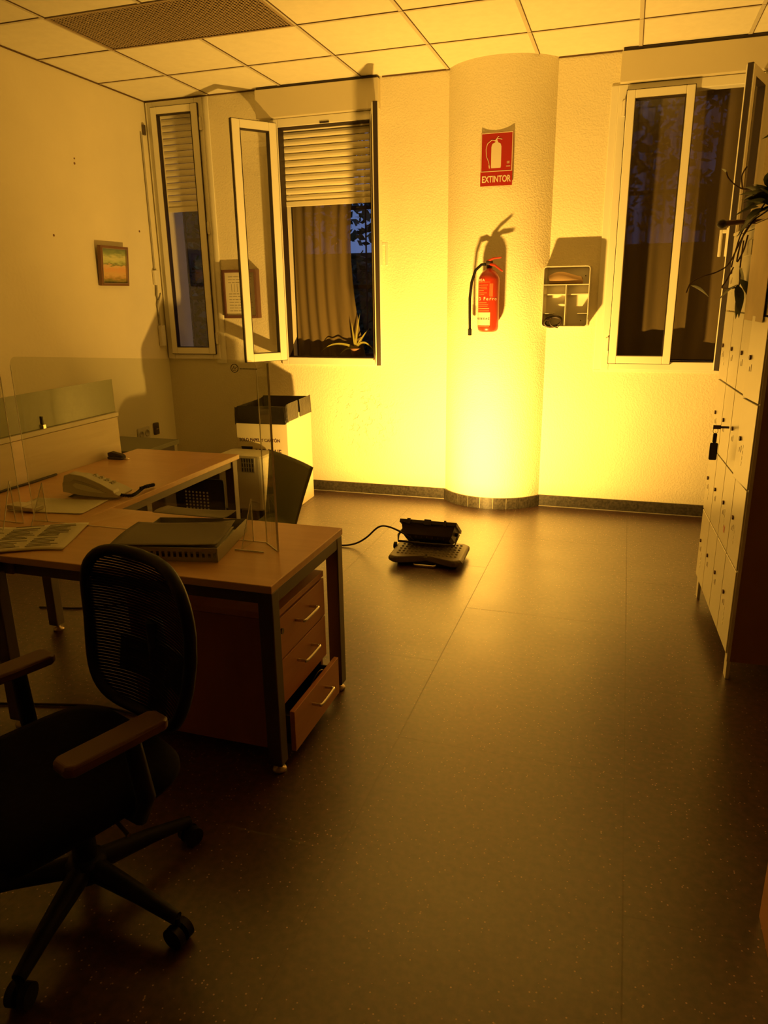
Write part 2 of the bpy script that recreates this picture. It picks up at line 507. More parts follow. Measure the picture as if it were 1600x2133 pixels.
    def text(self, s, size, origin, right, upv, depth=0.0006, align='LEFT', bold=0.0, xs=1.0):
        cu = bpy.data.curves.new('t', 'FONT'); cu.body = s; cu.size = size; cu.extrude = depth; cu.align_x = align; cu.offset = bold
        ob = bpy.data.objects.new('t', cu); C.objects.link(ob)
        dg = bpy.context.evaluated_depsgraph_get()
        me = bpy.data.meshes.new_from_object(ob.evaluated_get(dg))
        R = Vector(right).normalized(); U = Vector(upv).normalized(); N = R.cross(U)
        mm = Matrix((R * xs, U, N)).transposed().to_4x4(); mm.translation = Vector(origin)
        self._add([v.co.copy() for v in me.vertices], [tuple(p.vertices) for p in me.polygons], False, mm)
        bpy.data.objects.remove(ob); bpy.data.curves.remove(cu); bpy.data.meshes.remove(me)
        return self

    def build(self, name, material, parent=None, local=False, bevel=0.0, subd=0, center=True):
        me = bpy.data.meshes.new(name)
        inv = None
        if parent is not None and not local:
            inv = INV[parent.name]
        vs = [(inv @ v) if inv is not None else v for v in self.v]
        off = Vector((0, 0, 0))
        if center and vs:
            lo_ = Vector([min(v[i] for v in vs) for i in range(3)]); hi_ = Vector([max(v[i] for v in vs) for i in range(3)])
            off = Vector(((lo_.x + hi_.x) / 2, (lo_.y + hi_.y) / 2, lo_.z))
        me.from_pydata([v - off for v in vs], [], self.f)
        me.polygons.foreach_set('use_smooth', self.s)
        me.materials.append(material)
        me.update()
        o = bpy.data.objects.new(name, me)
        C.objects.link(o)
        o.location = off
        if parent is not None:
            o.parent = parent
        base = INV[parent.name] if parent is not None else Matrix()
        INV[o.name] = Matrix.Translation(-off) @ base
        if bevel > 0:
            bv = o.modifiers.new('bevel', 'BEVEL'); bv.width = bevel; bv.segments = 2; bv.limit_method = 'ANGLE'; bv.angle_limit = radians(40)
        if subd:
            sm = o.modifiers.new('sub', 'SUBSURF'); sm.levels = subd; sm.render_levels = subd
        return o


def tag(o, label, cat, group=None):
    o['label'] = label; o['category'] = cat
    if group:
        o['group'] = group
    return o


def thing(name, label, cat, loc=(0, 0, 0), rz=0.0, group=None):
    o = bpy.data.objects.new(name, None); C.objects.link(o)
    o.empty_display_size = 0.05
    o.location = loc; o.rotation_euler = (0, 0, rz)
    INV[o.name] = (Matrix.Translation(Vector(loc)) @ Matrix.Rotation(rz, 4, 'Z')).inverted()
    return tag(o, label, cat, group)


def struct_empty(name, loc=(0, 0, 0)):
    o = bpy.data.objects.new(name, None); C.objects.link(o)
    o.location = loc; o['kind'] = 'structure'
    INV[o.name] = Matrix.Translation(Vector(loc)).inverted()
    return o


def struct(name, mb, m, **k):
    o = mb.build(name, m, None, center=False, **k); o['kind'] = 'structure'
    return o


def frame_boxes(mb, x0, x1, z0, z1, w, y0, y1, mx=None, wb=None):
    wb = wb or w
    mb.box((x0, y0, z0), (x0 + w, y1, z1), mx); mb.box((x1 - w, y0, z0), (x1, y1, z1), mx)
    mb.box((x0 + w, y0, z0), (x1 - w, y1, z0 + wb), mx); mb.box((x0 + w, y0, z1 - w), (x1 - w, y1, z1), mx)
    return mb


# ================================================================== SETTING
XL, XR, YB, YF, H = -3.58, 1.00, 5.32, -4.5, 2.93
WT = 0.26
struct('floor', MB().box((XL - .2, YF - .2, -0.1), (XR + .2, YB, 0.0)), M_['floor'])

# back wall with three window openings
OPS = [(-3.50, -3.14, 1.09, 2.86), (-2.50, -1.775, 1.045, 2.70), (-0.105, 0.665, 1.05, 2.72)]
wb = MB()
x = XL
for (a, b2, z0, z1) in OPS:
    wb.box((x, YB, 0), (a, YB + WT, H + .05)); wb.box((a, YB, 0), (b2, YB + WT, z0)); wb.box((a, YB, z1), (b2, YB + WT, H + .05))
    x = b2
wb.box((x, YB, 0), (XR, YB + WT, H + .05))
struct('wall_back', wb, M_['wall_back'])
struct('wall_left', MB().box((XL - .2, YF, 0), (XL, YB + WT, H + .05)), M_['wall'])
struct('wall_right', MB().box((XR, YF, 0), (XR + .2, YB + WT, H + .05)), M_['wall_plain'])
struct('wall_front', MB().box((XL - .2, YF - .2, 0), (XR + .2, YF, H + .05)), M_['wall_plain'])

# rounded pillar on the back wall
cx0, cx1, sag = -1.235, -0.53, 0.19
hw = (cx1 - cx0) / 2; RC = (hw * hw + sag * sag) / (2 * sag); ccx = (cx0 + cx1) / 2; ccy = YB - sag + RC
a0 = math.asin(hw / RC)


def arc_pts(rad, n=28):
    return [(ccx + rad * sin(-a0 + 2 * a0 * i / n), ccy - rad * cos(-a0 + 2 * a0 * i / n)) for i in range(n + 1)]


pts = arc_pts(RC)
mb = MB()
vs = []; N_ = len(pts)
for z in (0.0, H):
    for p in pts:
        vs.append((p[0], p[1], z))
mb._add(vs, [(i, i + 1, N_ + i + 1, N_ + i) for i in range(N_ - 1)], True)
mb._add([(p[0], p[1], H) for p in pts], [tuple(range(N_))], False)
struct('wall_pillar', mb, M_['wall_back'])

# skirting
BBH = 0.082
struct('baseboard_back', MB().box((XL + .012, YB - .014, 0), (cx0 - .004, YB, BBH)).box((cx1 + .004, YB - .014, 0), (XR, YB, BBH)), M_['baseboard'], bevel=0.003)
struct('baseboard_left', MB().box((XL, YF, 0), (XL + .012, YB - .015, BBH)), M_['baseboard'], bevel=0.003)
mb = MB(); gm = MB()
K = 9
for k in range(K):
    n_ = 4; t0 = -a0 + 2 * a0 * k / K; t1 = -a0 + 2 * a0 * (k + 1) / K
    g = 0.006
    ring = []
    for i in range(n_ + 1):
        t = t0 + g + (t1 - t0 - 2 * g) * i / n_
        ring.append((ccx + (RC + .014) * sin(t), ccy - (RC + .014) * cos(t)))
    for i in range(n_, -1, -1):
        t = t0 + g + (t1 - t0 - 2 * g) * i / n_
        ring.append((ccx + (RC + .001) * sin(t), ccy - (RC + .001) * cos(t)))
    mb.prism(ring, 0, BBH)
outer = [(ccx + (RC + .0095) * sin(-a0 + 2 * a0 * i / 28), ccy - (RC + .0095) * cos(-a0 + 2 * a0 * i / 28)) for i in range(29)]
inner = [(ccx + (RC + .0005) * sin(-a0 + 2 * a0 * i / 28), ccy - (RC + .0005) * cos(-a0 + 2 * a0 * i / 28)) for i in range(28, -1, -1)]
gm.prism(outer + inner, 0, BBH - .002)
bbp = struct('baseboard_pillar', mb, M_['baseboard'])
gm.build('grout', M_['grout'], bbp)
# pale seams between floor and skirting, and along the skirting
struct('trim_1', MB().box((XL + .02, YB - .0165, 0), (cx0 - .004, YB - .0141, 0.004)).box((cx1 + .004, YB - .0165, 0), (XR - .01, YB - .0141, 0.004)), M_['grout'])

# ceiling of lay-in tiles, with the vent bay left open
GX = [-3.64, -3.04, -2.445, -1.845, -1.245, -0.65, -0.046, 0.555, 1.16]
GY = [YB - .52 - .565 * k for k in range(18)]          # 4.80, 4.235, 3.67 ...
GYs = sorted([YB] + [g for g in GY if g > YF] + [YF])
GXs = [XL] + [g for g in GX if XL < g < XR] + [XR]
VX0, VX1, VY0, VY1 = -3.04, -1.845, 3.67, 4.235
tiles = MB()
for i in range(len(GXs) - 1):
    for j in range(len(GYs) - 1):
        xm = (GXs[i] + GXs[i + 1]) / 2; ym = (GYs[j] + GYs[j + 1]) / 2
        if VX0 < xm < VX1 and VY0 < ym < VY1:
            continue
        g = 0.0
        tiles.box((GXs[i], GYs[j], H), (GXs[i + 1], GYs[j + 1], H + .016))
tiles.box((XL - .2, YF - .2, H + .26), (XR + .2, YB + WT, H + .30))
cl = struct('ceiling', tiles, M_['ceiling'])
bars = MB()
for g in GX:
    if XL < g < XR:
        segs = [(YF, VY0), (VY1, YB)] if abs(g + 2.445) < .01 else [(YF, YB)]
        for s0, s1 in segs:
            bars.box((g - .011, s0, H - .004), (g + .011, s1, H - .0002))
gro = MB()
for g in GYs[1:-1]:
    if abs(g - VY0) < .01 or abs(g - VY1) < .01:
        spans = [(XL, VX0), (VX1, XR)]
    else:
        spans = [(XL, XR)]
    for s0, s1 in spans:
        bars.box((s0, g - .011, H - .0035), (s1, g + .011, H - .0002))
        gro.box((s0, g - .0135, H - .0045), (s1, g - .0100, H - .0001))
for g in GX:
    if XL < g < XR:
        segs = [(YF, VY0), (VY1, YB)] if abs(g + 2.445) < .01 else [(YF, YB)]
        for s0, s1 in segs:
            gro.box((g + .0100, s0, H - .005), (g + .0135, s1, H - .0001))
bars.build('ceiling_grid', M_['tbar'], cl)
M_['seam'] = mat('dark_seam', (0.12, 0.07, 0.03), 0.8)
gro.build('ceiling_seam', M_['seam'], cl)
# dark strips painted in as the shadow gap where walls meet ceiling
struct('ceiling_shadow_strip', MB().box((XL, YB - .006, H - .009), (-2.66, YB, H - .001)).box((-1.70, YB - .006, H - .009), (cx0, YB, H - .001)).box((cx1, YB - .006, H - .009), (-.15, YB, H - .001)).box((XL, YF, H - .009), (XL + .005, YB - .007, H - .001)), M_['seam'])

vent = thing('ceiling_vent', 'long brown perforated metal vent grille set into the ceiling', 'vent', (-2.44, 3.95, H))
frame_boxes(MB(), VX0 + .004, VX1 - .004, VY0 + .004, VY1 - .004, .016, H - .006, H + .006,
            Matrix(((1, 0, 0, 0), (0, 0, 1, 0), (0, 1, 0, 0), (0, 0, 0, 1)))).build('frame', M_['vent'], vent)
mb = MB()
nx, ny = 60, 28
for i in range(1, nx):
    xx = VX0 + .02 + (VX1 - VX0 - .04) * i / nx
    mb.box((xx - .003, VY0 + .02, H - .002), (xx + .003, VY1 - .02, H + .003))
for j in range(1, ny):
    yy = VY0 + .02 + (VY1 - VY0 - .04) * j / ny
    mb.box((VX0 + .02, yy - .003, H - .0022), (VX1 - .02, yy + .003, H + .0028))
mb.build('grille', M_['vent'], vent)
MB().box((VX0 + .005, VY0 + .005, H + .05), (VX1 - .005, VY1 - .005, H + .055)).build('backing', M_['plenum'], vent)


# ------------------------------------------------------------------ windows
def sash(parent, hinge, ang, width, z0, z1, name='casement', t=.045, w=.058, handle=False, hinges=None, side=1):
    """a glazed leaf: local x runs from the hinge along ang, y is its thickness"""
    mx = Matrix.Translation(Vector((hinge[0], hinge[1], 0))) @ Matrix.Rotation(ang, 4, 'Z')
    s = frame_boxes(MB(), 0, width, z0, z1, w, -t / 2, t / 2, mx).build(name, M_['pvc'], parent, bevel=.004)
    g = frame_boxes(MB(), -.004, width + .004, z0 - .004, z1 + .004, .008, -t / 2 + .008, t / 2 - .008, mx)
    frame_boxes(g, w - .001, width - w + .001, z0 + w - .001, z1 - w + .001, .005, -t / 2 - .0012, t / 2 + .0012, mx)
    g.build('gasket', M_['gasket'], s)
    MB().box((w, -.003, z0 + w), (width - w, .003, z1 - w), mx).build('pane', M_['glass'], s)
    if handle:
        hm = MB().box((width - .045, side * (t / 2), 1.70), (width - .015, side * (t / 2 + .012), 1.86), mx)
        hm.box((width - .04, side * (t / 2 + .012), 1.83), (width - .02, side * (t / 2 + .045), 1.85), mx)
        hm.box((width - .042, side * (t / 2 + .035), 1.70), (width - .018, side * (t / 2 + .05), 1.85), mx)
        hm.build('handle', M_['white'], s, bevel=.003)
    return s


def hinges(parent, x, zs, y=5.262):
    for z in zs:
        m_ = MB().cyl((x, y, z - .045), (x, y, z + .045), .0085, 12)
        m_.box((x - .016, y + .004, z - .04), (x + .016, y + .012, z + .04))
        m_.build('hinge', M_['white'], parent)


def shutter(parent, x0, x1, zb, zt, y=5.40):
    n = int((zt - zb) / .043)
    mb = MB()
    for k in range(n):
        z = zb + (zt - zb) * k / n; h = (zt - zb) / n
        prof = [(y, z + .001), (y - .009, z + h * .28), (y - .011, z + h * .55), (y - .007, z + h * .85), (y, z + h - .002), (y + .006, z + h * .5)]
        mb.prism(prof, x0, x1, 0)
    mb.build('shutter', M_['slat'], parent)
    MB().box((x0, y - .014, zb - .035), (x1, y + .008, zb)).build('shutter_rail', M_['slat'], parent, bevel=.003)


# window 1: narrow, closed
w1 = struct_empty('window_1', (-3.32, YB, 1.08))
frame_boxes(MB(), -3.565, -3.085, 1.035, 2.915, .062, YB - .022, YB + .07).build('window_frame', M_['pvc'], w1, bevel=.004)
sash(w1, (-3.515, YB - .022), 0, .395, 1.075, 2.875, t=.04, w=.052)
shutter(w1, -3.50, -3.14, 2.19, 2.86)
hinges(w1, -3.100, (2.74, 2.02, 1.20), YB - .032)
MB().box((-3.125, YB - .012, 1.0), (-3.04, YB, 2.92)).build('side_trim', M_['pvc'], w1, bevel=.004)
# strap, guide and winder of the shutter
st = MB().box((-3.571, 5.215, 1.25), (-3.568, 5.232, 2.70)).build('shutter_strap', M_['cream_dark'], w1)
MB().rbox((-3.578, 5.195, 1.61), (-3.55, 5.25, 1.72), .008).build('strap_guide', M_['white'], w1)
MB().rbox((-3.578, 5.20, 1.14), (-3.54, 5.25, 1.30), .008).build('strap_winder', M_['white'], w1)
MB().tube([(-3.56, 5.22, 1.62), (-3.55, 5.20, 1.52), (-3.565, 5.225, 1.50), (-3.55, 5.24, 1.55), (-3.555, 5.20, 1.45), (-3.566, 5.22, 1.38)], .005, 6).build('strap_loop', M_['cream_dark'], w1)
MB().rbox((-3.578, 5.245, 2.69), (-3.56, 5.275, 2.76), .006).build('strap_roller', M_['steel'], w1)

# window 2: both leaves swung into the room
w2 = struct_empty('window_2', (-2.13, YB, 1.03))
frame_boxes(MB(), -2.545, -1.735, 1.0, 2.725, .055, YB - .018, YB + .07).build('window_frame', M_['pvc'], w2, bevel=.004)
frame_boxes(MB(), -2.49, -1.79, 1.055, 2.67, .006, YB - .010, YB + .072).build('frame_gasket', M_['gasket'], w2)
ang_l = atan2(5.015 - 5.275, -2.69 + 2.485)
sash(w2, (-2.497, 5.278), ang_l, .338, 1.04, 2.69, name='casement')
ang_r = atan2(4.935 - 5.275, -1.632 + 1.755)
sash(w2, (-1.752, 5.278), ang_r, .352, 1.04, 2.69, name='casement', handle=True, side=1)
MB().rbox((-2.635, YB - .055, 2.727), (-1.715, YB, 2.912), .004, axis=0).build('shutter_box', M_['pvc_box'], w2)
MB().box((-2.625, YB - .050, 2.9121), (-1.725, YB, 2.926)).build('shadow_gap', M_['gasket'], w2)
shutter(w2, -2.49, -1.79, 2.185, 2.70)
MB().box((-2.16, YB - .022, 2.672), (-2.09, YB - .005, 2.684)).build('latch_plate', M_['gasket'], w2)
MB().rbox((-1.79, YB - .04, 1.045), (-1.74, YB - .018, 1.06), .004).build('latch', M_['brass'], w2)

# window 3: left leaf closed, right leaf swung in
w3 = struct_empty('window_3', (0.28, YB, 1.03))
frame_boxes(MB(), -.155, .715, 1.0, 2.735, .055, YB - .018, YB + .07).build('window_frame', M_['pvc'], w3, bevel=.004)
MB().box((-.20, YB - .010, .985), (.75, YB, 1.0)).box((-.20, YB - .01, 1.0), (-.155, YB, 2.735)).build('side_trim', M_['pvc'], w3, bevel=.003)
sash(w3, (-.104, YB - .028), 0, .392, 1.045, 2.695, t=.045, w=.05)
frame_boxes(MB(), .285, .665, 1.05, 2.69, .006, YB - .008, YB + .072).build('frame_gasket', M_['gasket'], w3)
ang_3 = atan2(4.955 - 5.275, .545 - .66)
sash(w3, (.658, 5.275), ang_3, .345, 1.04, 2.70, name='casement', handle=True, side=-1)
MB().rbox((-.150, YB - .062, 2.738), (XR - .002, YB, 2.908), .004, axis=0).build('shutter_box', M_['pvc_box'], w3)
MB().box((-.14, YB - .056, 2.9081), (XR - .004, YB, 2.926)).build('shadow_gap', M_['gasket'], w3)
hinges(w3, -.115, (2.60, 1.17), YB - .030)

# outer glazing of windows 2 and 3
for w_, (xa, xb, za, zb_) in ((w2, OPS[1]), (w3, OPS[2])):
    frame_boxes(MB(), xa, xb, za, zb_, .03, 5.50, 5.53).build('outer_frame', M_['gasket'], w_)
    MB().box((xa + .03, 5.512, za + .03), (xb - .03, 5.518, zb_ - .03)).build('outer_pane', M_['glass'], w_)


# ------------------------------------------------------------------ outside
struct('ground_outside', MB().box((-9, YB + WT, -0.5), (8, 16, -0.4)), M_['earth'])


def grille(x0, x1, z0, z1, label, nv=4, nh=3):
    g = MB()
    y = 5.64
    for k in range(nv + 1):
        xx = x0 + (x1 - x0) * k / nv
        g.cyl((xx, y, z0), (xx, y, z1), .007, 8)
    for k in range(nh + 1):
        z = z0 + (z1 - z0) * k / nh
        g.box((x0 - .02, y - .004, z - .014), (x1 + .02, y + .004, z + .014))
    for xx in (x0, x1):
        for z in (z0, z1):
            g.box((xx - .01, YB + WT, z - .01), (xx + .01, y + .004, z + .01))
    tag(g.build('window_grille', M_['gasket'], None), label, 'grille', 'security grilles outside the windows')


grille(-3.52, -3.12, 1.05, 2.88, 'dark metal security grille outside the narrow closed window by the corner', 2, 4)
grille(-2.52, -1.76, 1.0, 2.72, 'dark metal security grille outside the middle window with both leaves open', 4, 3)
grille(-.12, .68, 1.0, 2.72, 'dark metal security grille outside the right-hand window beside the lockers', 4, 3)


def curtain(x0, x1, z0, z1, label, y=5.47, waves=6, pinch=0.0):
    def fn(u, v):
        w = 1 - pinch * (1 - v) * v * 2
        xx = x0 + (x1 - x0) * u * w
        return (xx, y + .007 * sin(u * waves * 2 * pi + 2.5 * sin(2 * v + 3 * u)) + .006 * sin(u * 11 + 1.3) + .003 * sin(u * 43), z0 + (z1 - z0) * v)
    tag(MB(True).grid(fn, 72, 14).build('sheer_curtain', M_['sheer'], None), label, 'curtain', 'sheer curtains behind the glass')


curtain(-2.48, -1.91, 1.055, 2.68, 'sheer brown curtain hanging in the left half of the middle window', waves=6, pinch=.35)
curtain(-.09, .655, 1.06, 2.70, 'sheer brown curtain hanging in the right-hand window by the lockers', waves=5)

# foliage beyond the windows
def foliage(n, box, size, name, label, m_, seed):
    rnd = random.Random(seed)
    mb = MB()
    for _ in range(n):
        p = Vector([rnd.uniform(box[i], box[i + 3]) for i in range(3)])
        a = rnd.uniform(0, 2 * pi); e = rnd.uniform(-1.0, 0.6); L = size * rnd.uniform(.6, 1.3)
        d = Vector((cos(a) * cos(e), sin(a) * cos(e), sin(e)))
        sd = d.cross(Vector((rnd.uniform(-1, 1), rnd.uniform(-1, 1), rnd.uniform(-1, 1)))).normalized() * L * .28
        mb._add([p, p + d * L * .5 + sd, p + d * L, p + d * L * .5 - sd], [(0, 1, 2, 3)], False)
    o = mb.build(name, m_, None)
    tag(o, label, 'foliage'); o['kind'] = 'stuff'
    return o


struct('wall_outside', MB().box((-9, 9.7, -.4), (5, 9.9, 2.05)).box((-9, 9.7, 2.05), (-4.3, 9.9, 4.6)), M_['fence_wall'])
foliage(14000, (-7.5, 8.6, -.4, 3.5, 9.5, 2.0), .13, 'hedge', 'dark leafy hedge outside beyond the windows', M_['leaf_out'], 3)
foliage(15000, (-7, 8.4, 2.15, 3.5, 9.5, 5.6), .13, 'tree_canopy', 'overhanging dark tree leaves against the dusk sky outside', M_['leaf_out'], 5)
for k, (tx, ty, tr_, side) in enumerate([(-3.35, 7.3, .13, 'left'), (.75, 7.2, .15, 'right')]):
    mb = MB(True).tube([(tx, ty, -.45), (tx + .05, ty, .9), (tx - .04, ty + .05, 2.2), (tx + .1, ty, 3.6), (tx + .3, ty, 5)], [tr_ * 1.25, tr_, tr_ * .92, tr_ * .8, tr_ * .5], 12)
    mb.tube([(tx, ty + .03, 2.3), (tx + .35, ty + .1, 2.8), (tx + .9, ty + .2, 3.3)], [.06, .045, .02], 8)
    tag(mb.build('tree_trunk', M_['bark'], None), 'dim tree trunk outside the %s window' % ('middle' if k == 0 else 'right-hand'), 'tree')

# plant on the outer sill of the middle window
pl = thing('potted_plant', 'arching yellow-green leaves of a potted plant on the outer sill of the middle window', 'plant', (-1.97, 5.44, 1.045))
MB().lathe([(.028, 0), (.038, .065), (.041, .07), (.038, .075), (.02, .075)], (-1.97, 5.405, 1.047), 18).build('pot', M_['pot'], pl)


def blade(path, w):
    mb = MB(True)
    path = [Vector(p) for p in path]
    n = 14
    pts_ = []
    for i in range(n + 1):
        t = i / n
        # quadratic bezier through three points
        p = path[0] * (1 - t) ** 2 + path[1] * 2 * t * (1 - t) + path[2] * t * t
        pts_.append(p)
    vs = []; fs = []
    for i, p in enumerate(pts_):
        tn = (pts_[min(i + 1, n)] - pts_[max(i - 1, 0)]).normalized()
        sd = tn.cross(Vector((0, -1, .15))).normalized() * w * (1 - (i / n) ** 2.2 + .05)
        vs += [p - sd, p + Vector((0, .003, 0)), p + sd]
    for i in range(n):
        for k in range(2):
            fs.append((i * 3 + k, i * 3 + k + 1, (i + 1) * 3 + k + 1, (i + 1) * 3 + k))
    return mb._add(vs, fs, True)


for q in [[(-1.97, 5.405, 1.12), (-2.14, 5.405, 1.20), (-2.26, 5.405, 1.03 + .06)], [(-1.97, 5.405, 1.12), (-1.90, 5.405, 1.22), (-1.81, 5.40, 1.09)],
          [(-1.97, 5.405, 1.12), (-1.96, 5.41, 1.25), (-1.93, 5.41, 1.38)], [(-1.97, 5.405, 1.12), (-1.92, 5.41, 1.2), (-1.86, 5.41, 1.27)],
          [(-1.97, 5.405, 1.12), (-1.99, 5.41, 1.22), (-2.0, 5.415, 1.31)], [(-1.97, 5.405, 1.12), (-2.05, 5.41, 1.14), (-2.1, 5.40, 1.07)]]:
    blade(q, .008).build('leaf', M_['spider'], pl)

# ================================================================== WALL THINGS
# extinguisher sign on the pillar
PY = YB - sag
sg = thing('wall_sign', 'red EXTINTOR sign with a white fire extinguisher symbol on the rounded pillar', 'sign', (-.872, PY, 2.18))
sx0, sx1, sz0, sz1 = -.978, -.772, 2.178, 2.492
MB().box((sx0, PY - .006, sz0), (sx1, PY - .001, sz1)).build('panel', M_['red_sign'], sg)
yS = PY - .0072
mb = MB()
frame_boxes(mb, sx0 + .002, sx1 - .002, sz0 + .084, sz1 - .002, .004, yS, yS + .001)
mb.build('border', M_['sign_white'], sg)
mb = MB()
ex, ez = -.878, sz0 + .105
body = [(ex - .030, ez), (ex + .030, ez), (ex + .032, ez + .010), (ex + .032, ez + .125), (ex + .026, ez + .142), (ex + .010, ez + .150), (ex + .008, ez + .162), (ex - .006, ez + .162), (ex - .008, ez + .150), (ex - .026, ez + .142), (ex - .032, ez + .125), (ex - .032, ez + .010)]
mb.prism(body, yS, yS + .001, 1)
mb.tube([(ex - .006, yS, ez + .160), (ex - .03, yS, ez + .165), (ex - .058, yS, ez + .145), (ex - .066, yS, ez + .11), (ex - .062, yS, ez + .07), (ex - .046, yS, ez + .035), (ex - .042, yS, ez + .012)], .0022, 6)
mb.cyl((ex - .044, yS, ez + .018), (ex - .041, yS, ez - .0), .004, 8)
mb.tube([(ex - .012, yS, ez + .158), (ex + .01, yS, ez + .172), (ex + .036, yS, ez + .166)], .002, 6)
mb.tube([(ex - .006, yS, ez + .164), (ex + .012, yS, ez + .184), (ex + .016, yS, ez + .184)], .002, 6)
mb.build('symbol', M_['sign_white'], sg)
MB().text('EXTINTOR', .054, ((sx0 + sx1) / 2, yS + .0006, sz0 + .022), (1, 0, 0), (0, 0, 1), .0005, 'CENTER', .0012, xs=.71).build('lettering', M_['sign_white'], sg)
mb = MB()
for a_, b_ in ((0, .007), (.009, .016)):
    frame_boxes(mb, sx1 - .036 + a_, sx1 - .036 + b_, sz0 + .128, sz0 + .142, .0018, yS, yS + .0006)
for k in range(6):
    mb.box((sx1 - .040 + k * .0045, yS, sz0 + .110), (sx1 - .037 + k * .0045, yS + .0006, sz0 + .115))
mb.build('small_print', M_['sign_white'], sg)

# extinguisher
EX, EY = -.888, 5.035
fe = thing('fire_extinguisher', 'red fire extinguisher with black hose hung on the rounded pillar', 'fire extinguisher', (EX, EY, 1.262))
ER = .070
MB(True).lathe([(.03, 0), (.058, .004), (ER - .003, .018), (ER, .035), (ER, .335), (ER - .004, .352), (ER - .018, .376), (.034, .392), (.022, .398), (.02, .405)], (EX, EY, 1.262), 40).build('cylinder', M_['red'], fe)
MB(True).lathe([(.016, .403), (.02, .405), (.02, .425), (.024, .43), (.024, .452), (.012, .456)], (EX, EY, 1.262), 20).build('valve', M_['grey_dark'], fe)
mb = MB()
mb.tube([(EX - .012, EY - .01, 1.262 + .450), (EX + .03, EY - .03, 1.262 + .466), (EX + .085, EY - .045, 1.262 + .470)], [.009, .007, .005], 8)
mb.build('squeeze_lever', M_['red'], fe)
MB().tube([(EX, EY - .01, 1.262 + .432), (EX + .04, EY - .03, 1.262 + .425), (EX + .075, EY - .04, 1.262 + .400), (EX + .095, EY - .045, 1.262 + .385)], [.010, .008, .007, .005], 8).build('carrying_handle', M_['red'], fe)
hs = MB(True)
hp = [(EX - .018, EY, 1.262 + .432), (EX - .05, EY - .01, 1.262 + .43), (EX - .088, EY - .02, 1.262 + .395), (EX - .112, EY - .02, 1.262 + .32), (EX - .122, EY - .02, 1.262 + .22), (EX - .122, EY - .015, 1.262 + .12), (EX - .120, EY - .01, 1.262 + .02)]
hs.tube(hp, [.009, .0095, .0095, .0095, .0095, .009, .009], 10)
hs.build('hose', M_['black'], fe)
MB().cyl((EX - .120, EY - .01, 1.262 + .02), (EX - .120, EY - .008, 1.262 - .022), .0125, 12).build('nozzle', M_['black'], fe)
MB().box((EX - .02, EY + .066, 1.262 + .28), (EX + .02, PY - .001, 1.262 + .32)).build('wall_bracket', M_['steel'], fe)


def on_cyl(a, z, r=ER + .0008):
    return Vector((EX + r * sin(a), EY - r * cos(a), 1.262 + z))


def cyl_patch(mb, a0_, a1_, z0, z1, r):
    mb.grid(lambda u, v: on_cyl(a0_ + (a1_ - a0_) * u, z0 + (z1 - z0) * v, r), 8, 1)


lb = MB(True); cyl_patch(lb, -1.35, .35, .045, .128, ER + .0008)
lb.build('white_label', M_['sign_white'], fe)
lb = MB(True)
for z0, z1, a_, b_ in ((.318, .320, -1.2, .3), (.300, .303, -1.2, .1), (.286, .289, -1.0, 0), (.276, .279, -1.0, .02), (.266, .269, -1.0, -.3), (.250, .253, -1.05, .0), (.240, .243, -1.0, -.25),
                       (.188, .191, -1.1, .0), (.176, .178, -1.1, .15), (.166, .168, -1.1, .1), (.150, .155, -1.3, .25), (.137, .140, -1.3, .25), (.036, .039, -1.2, .3)):
    cyl_patch(lb, a_, b_, z0, z1, ER + .001)
for k in range(5):
    cyl_patch(lb, .25 + .07 * k, .28 + .07 * k, .23 - .02 * (k % 2), .31, ER + .001)
lb.build('label_print', M_['label_orange'], fe)


def cyl_text(s, z, size, a_start, da, m_, name):
    mb = MB()
    for i, ch in enumerate(s):
        if ch == ' ':
            continue
        a = a_start + da * i
        mb.text(ch, size, on_cyl(a, z, ER + .0012), (cos(a), sin(a), 0), (0, 0, 1), .0003, 'CENTER', .0004)
    mb.build(name, m_, fe)


cyl_text('EMSA', .325, .022, -1.05, .24, M_['sign_white'], 'brand_lettering')
cyl_text('D Ferro', .205, .030, -.75, .27, M_['sign_white'], 'lettering')
cyl_text('HUSESAC', .082, .017, -1.10, .22, M_['ink_dark'], 'label_lettering')

# open tray box on the wall
bx0, bx1, bz0, bz1, by = -.553, -.252, 1.288, 1.676, 5.185
tb = thing('wall_box', 'open cream compartment box without a door mounted right of the rounded pillar', 'box', ((bx0 + bx1) / 2, YB, bz0))
MB().box((bx0, YB - .012, bz0), (bx1, YB - .001, bz1)).build('back_panel', M_['cream'], tb)


def rr(x0, x1, z0, z1, r, n=5):
    p = []
    for cx, cz, a in ((x1 - r, z1 - r, 0), (x0 + r, z1 - r, pi / 2), (x0 + r, z0 + r, pi), (x1 - r, z0 + r, 1.5 * pi)):
        for k in range(n + 1):
            t = a + pi / 2 * k / n
            p.append((cx + r * cos(t), cz + r * sin(t)))
    return p


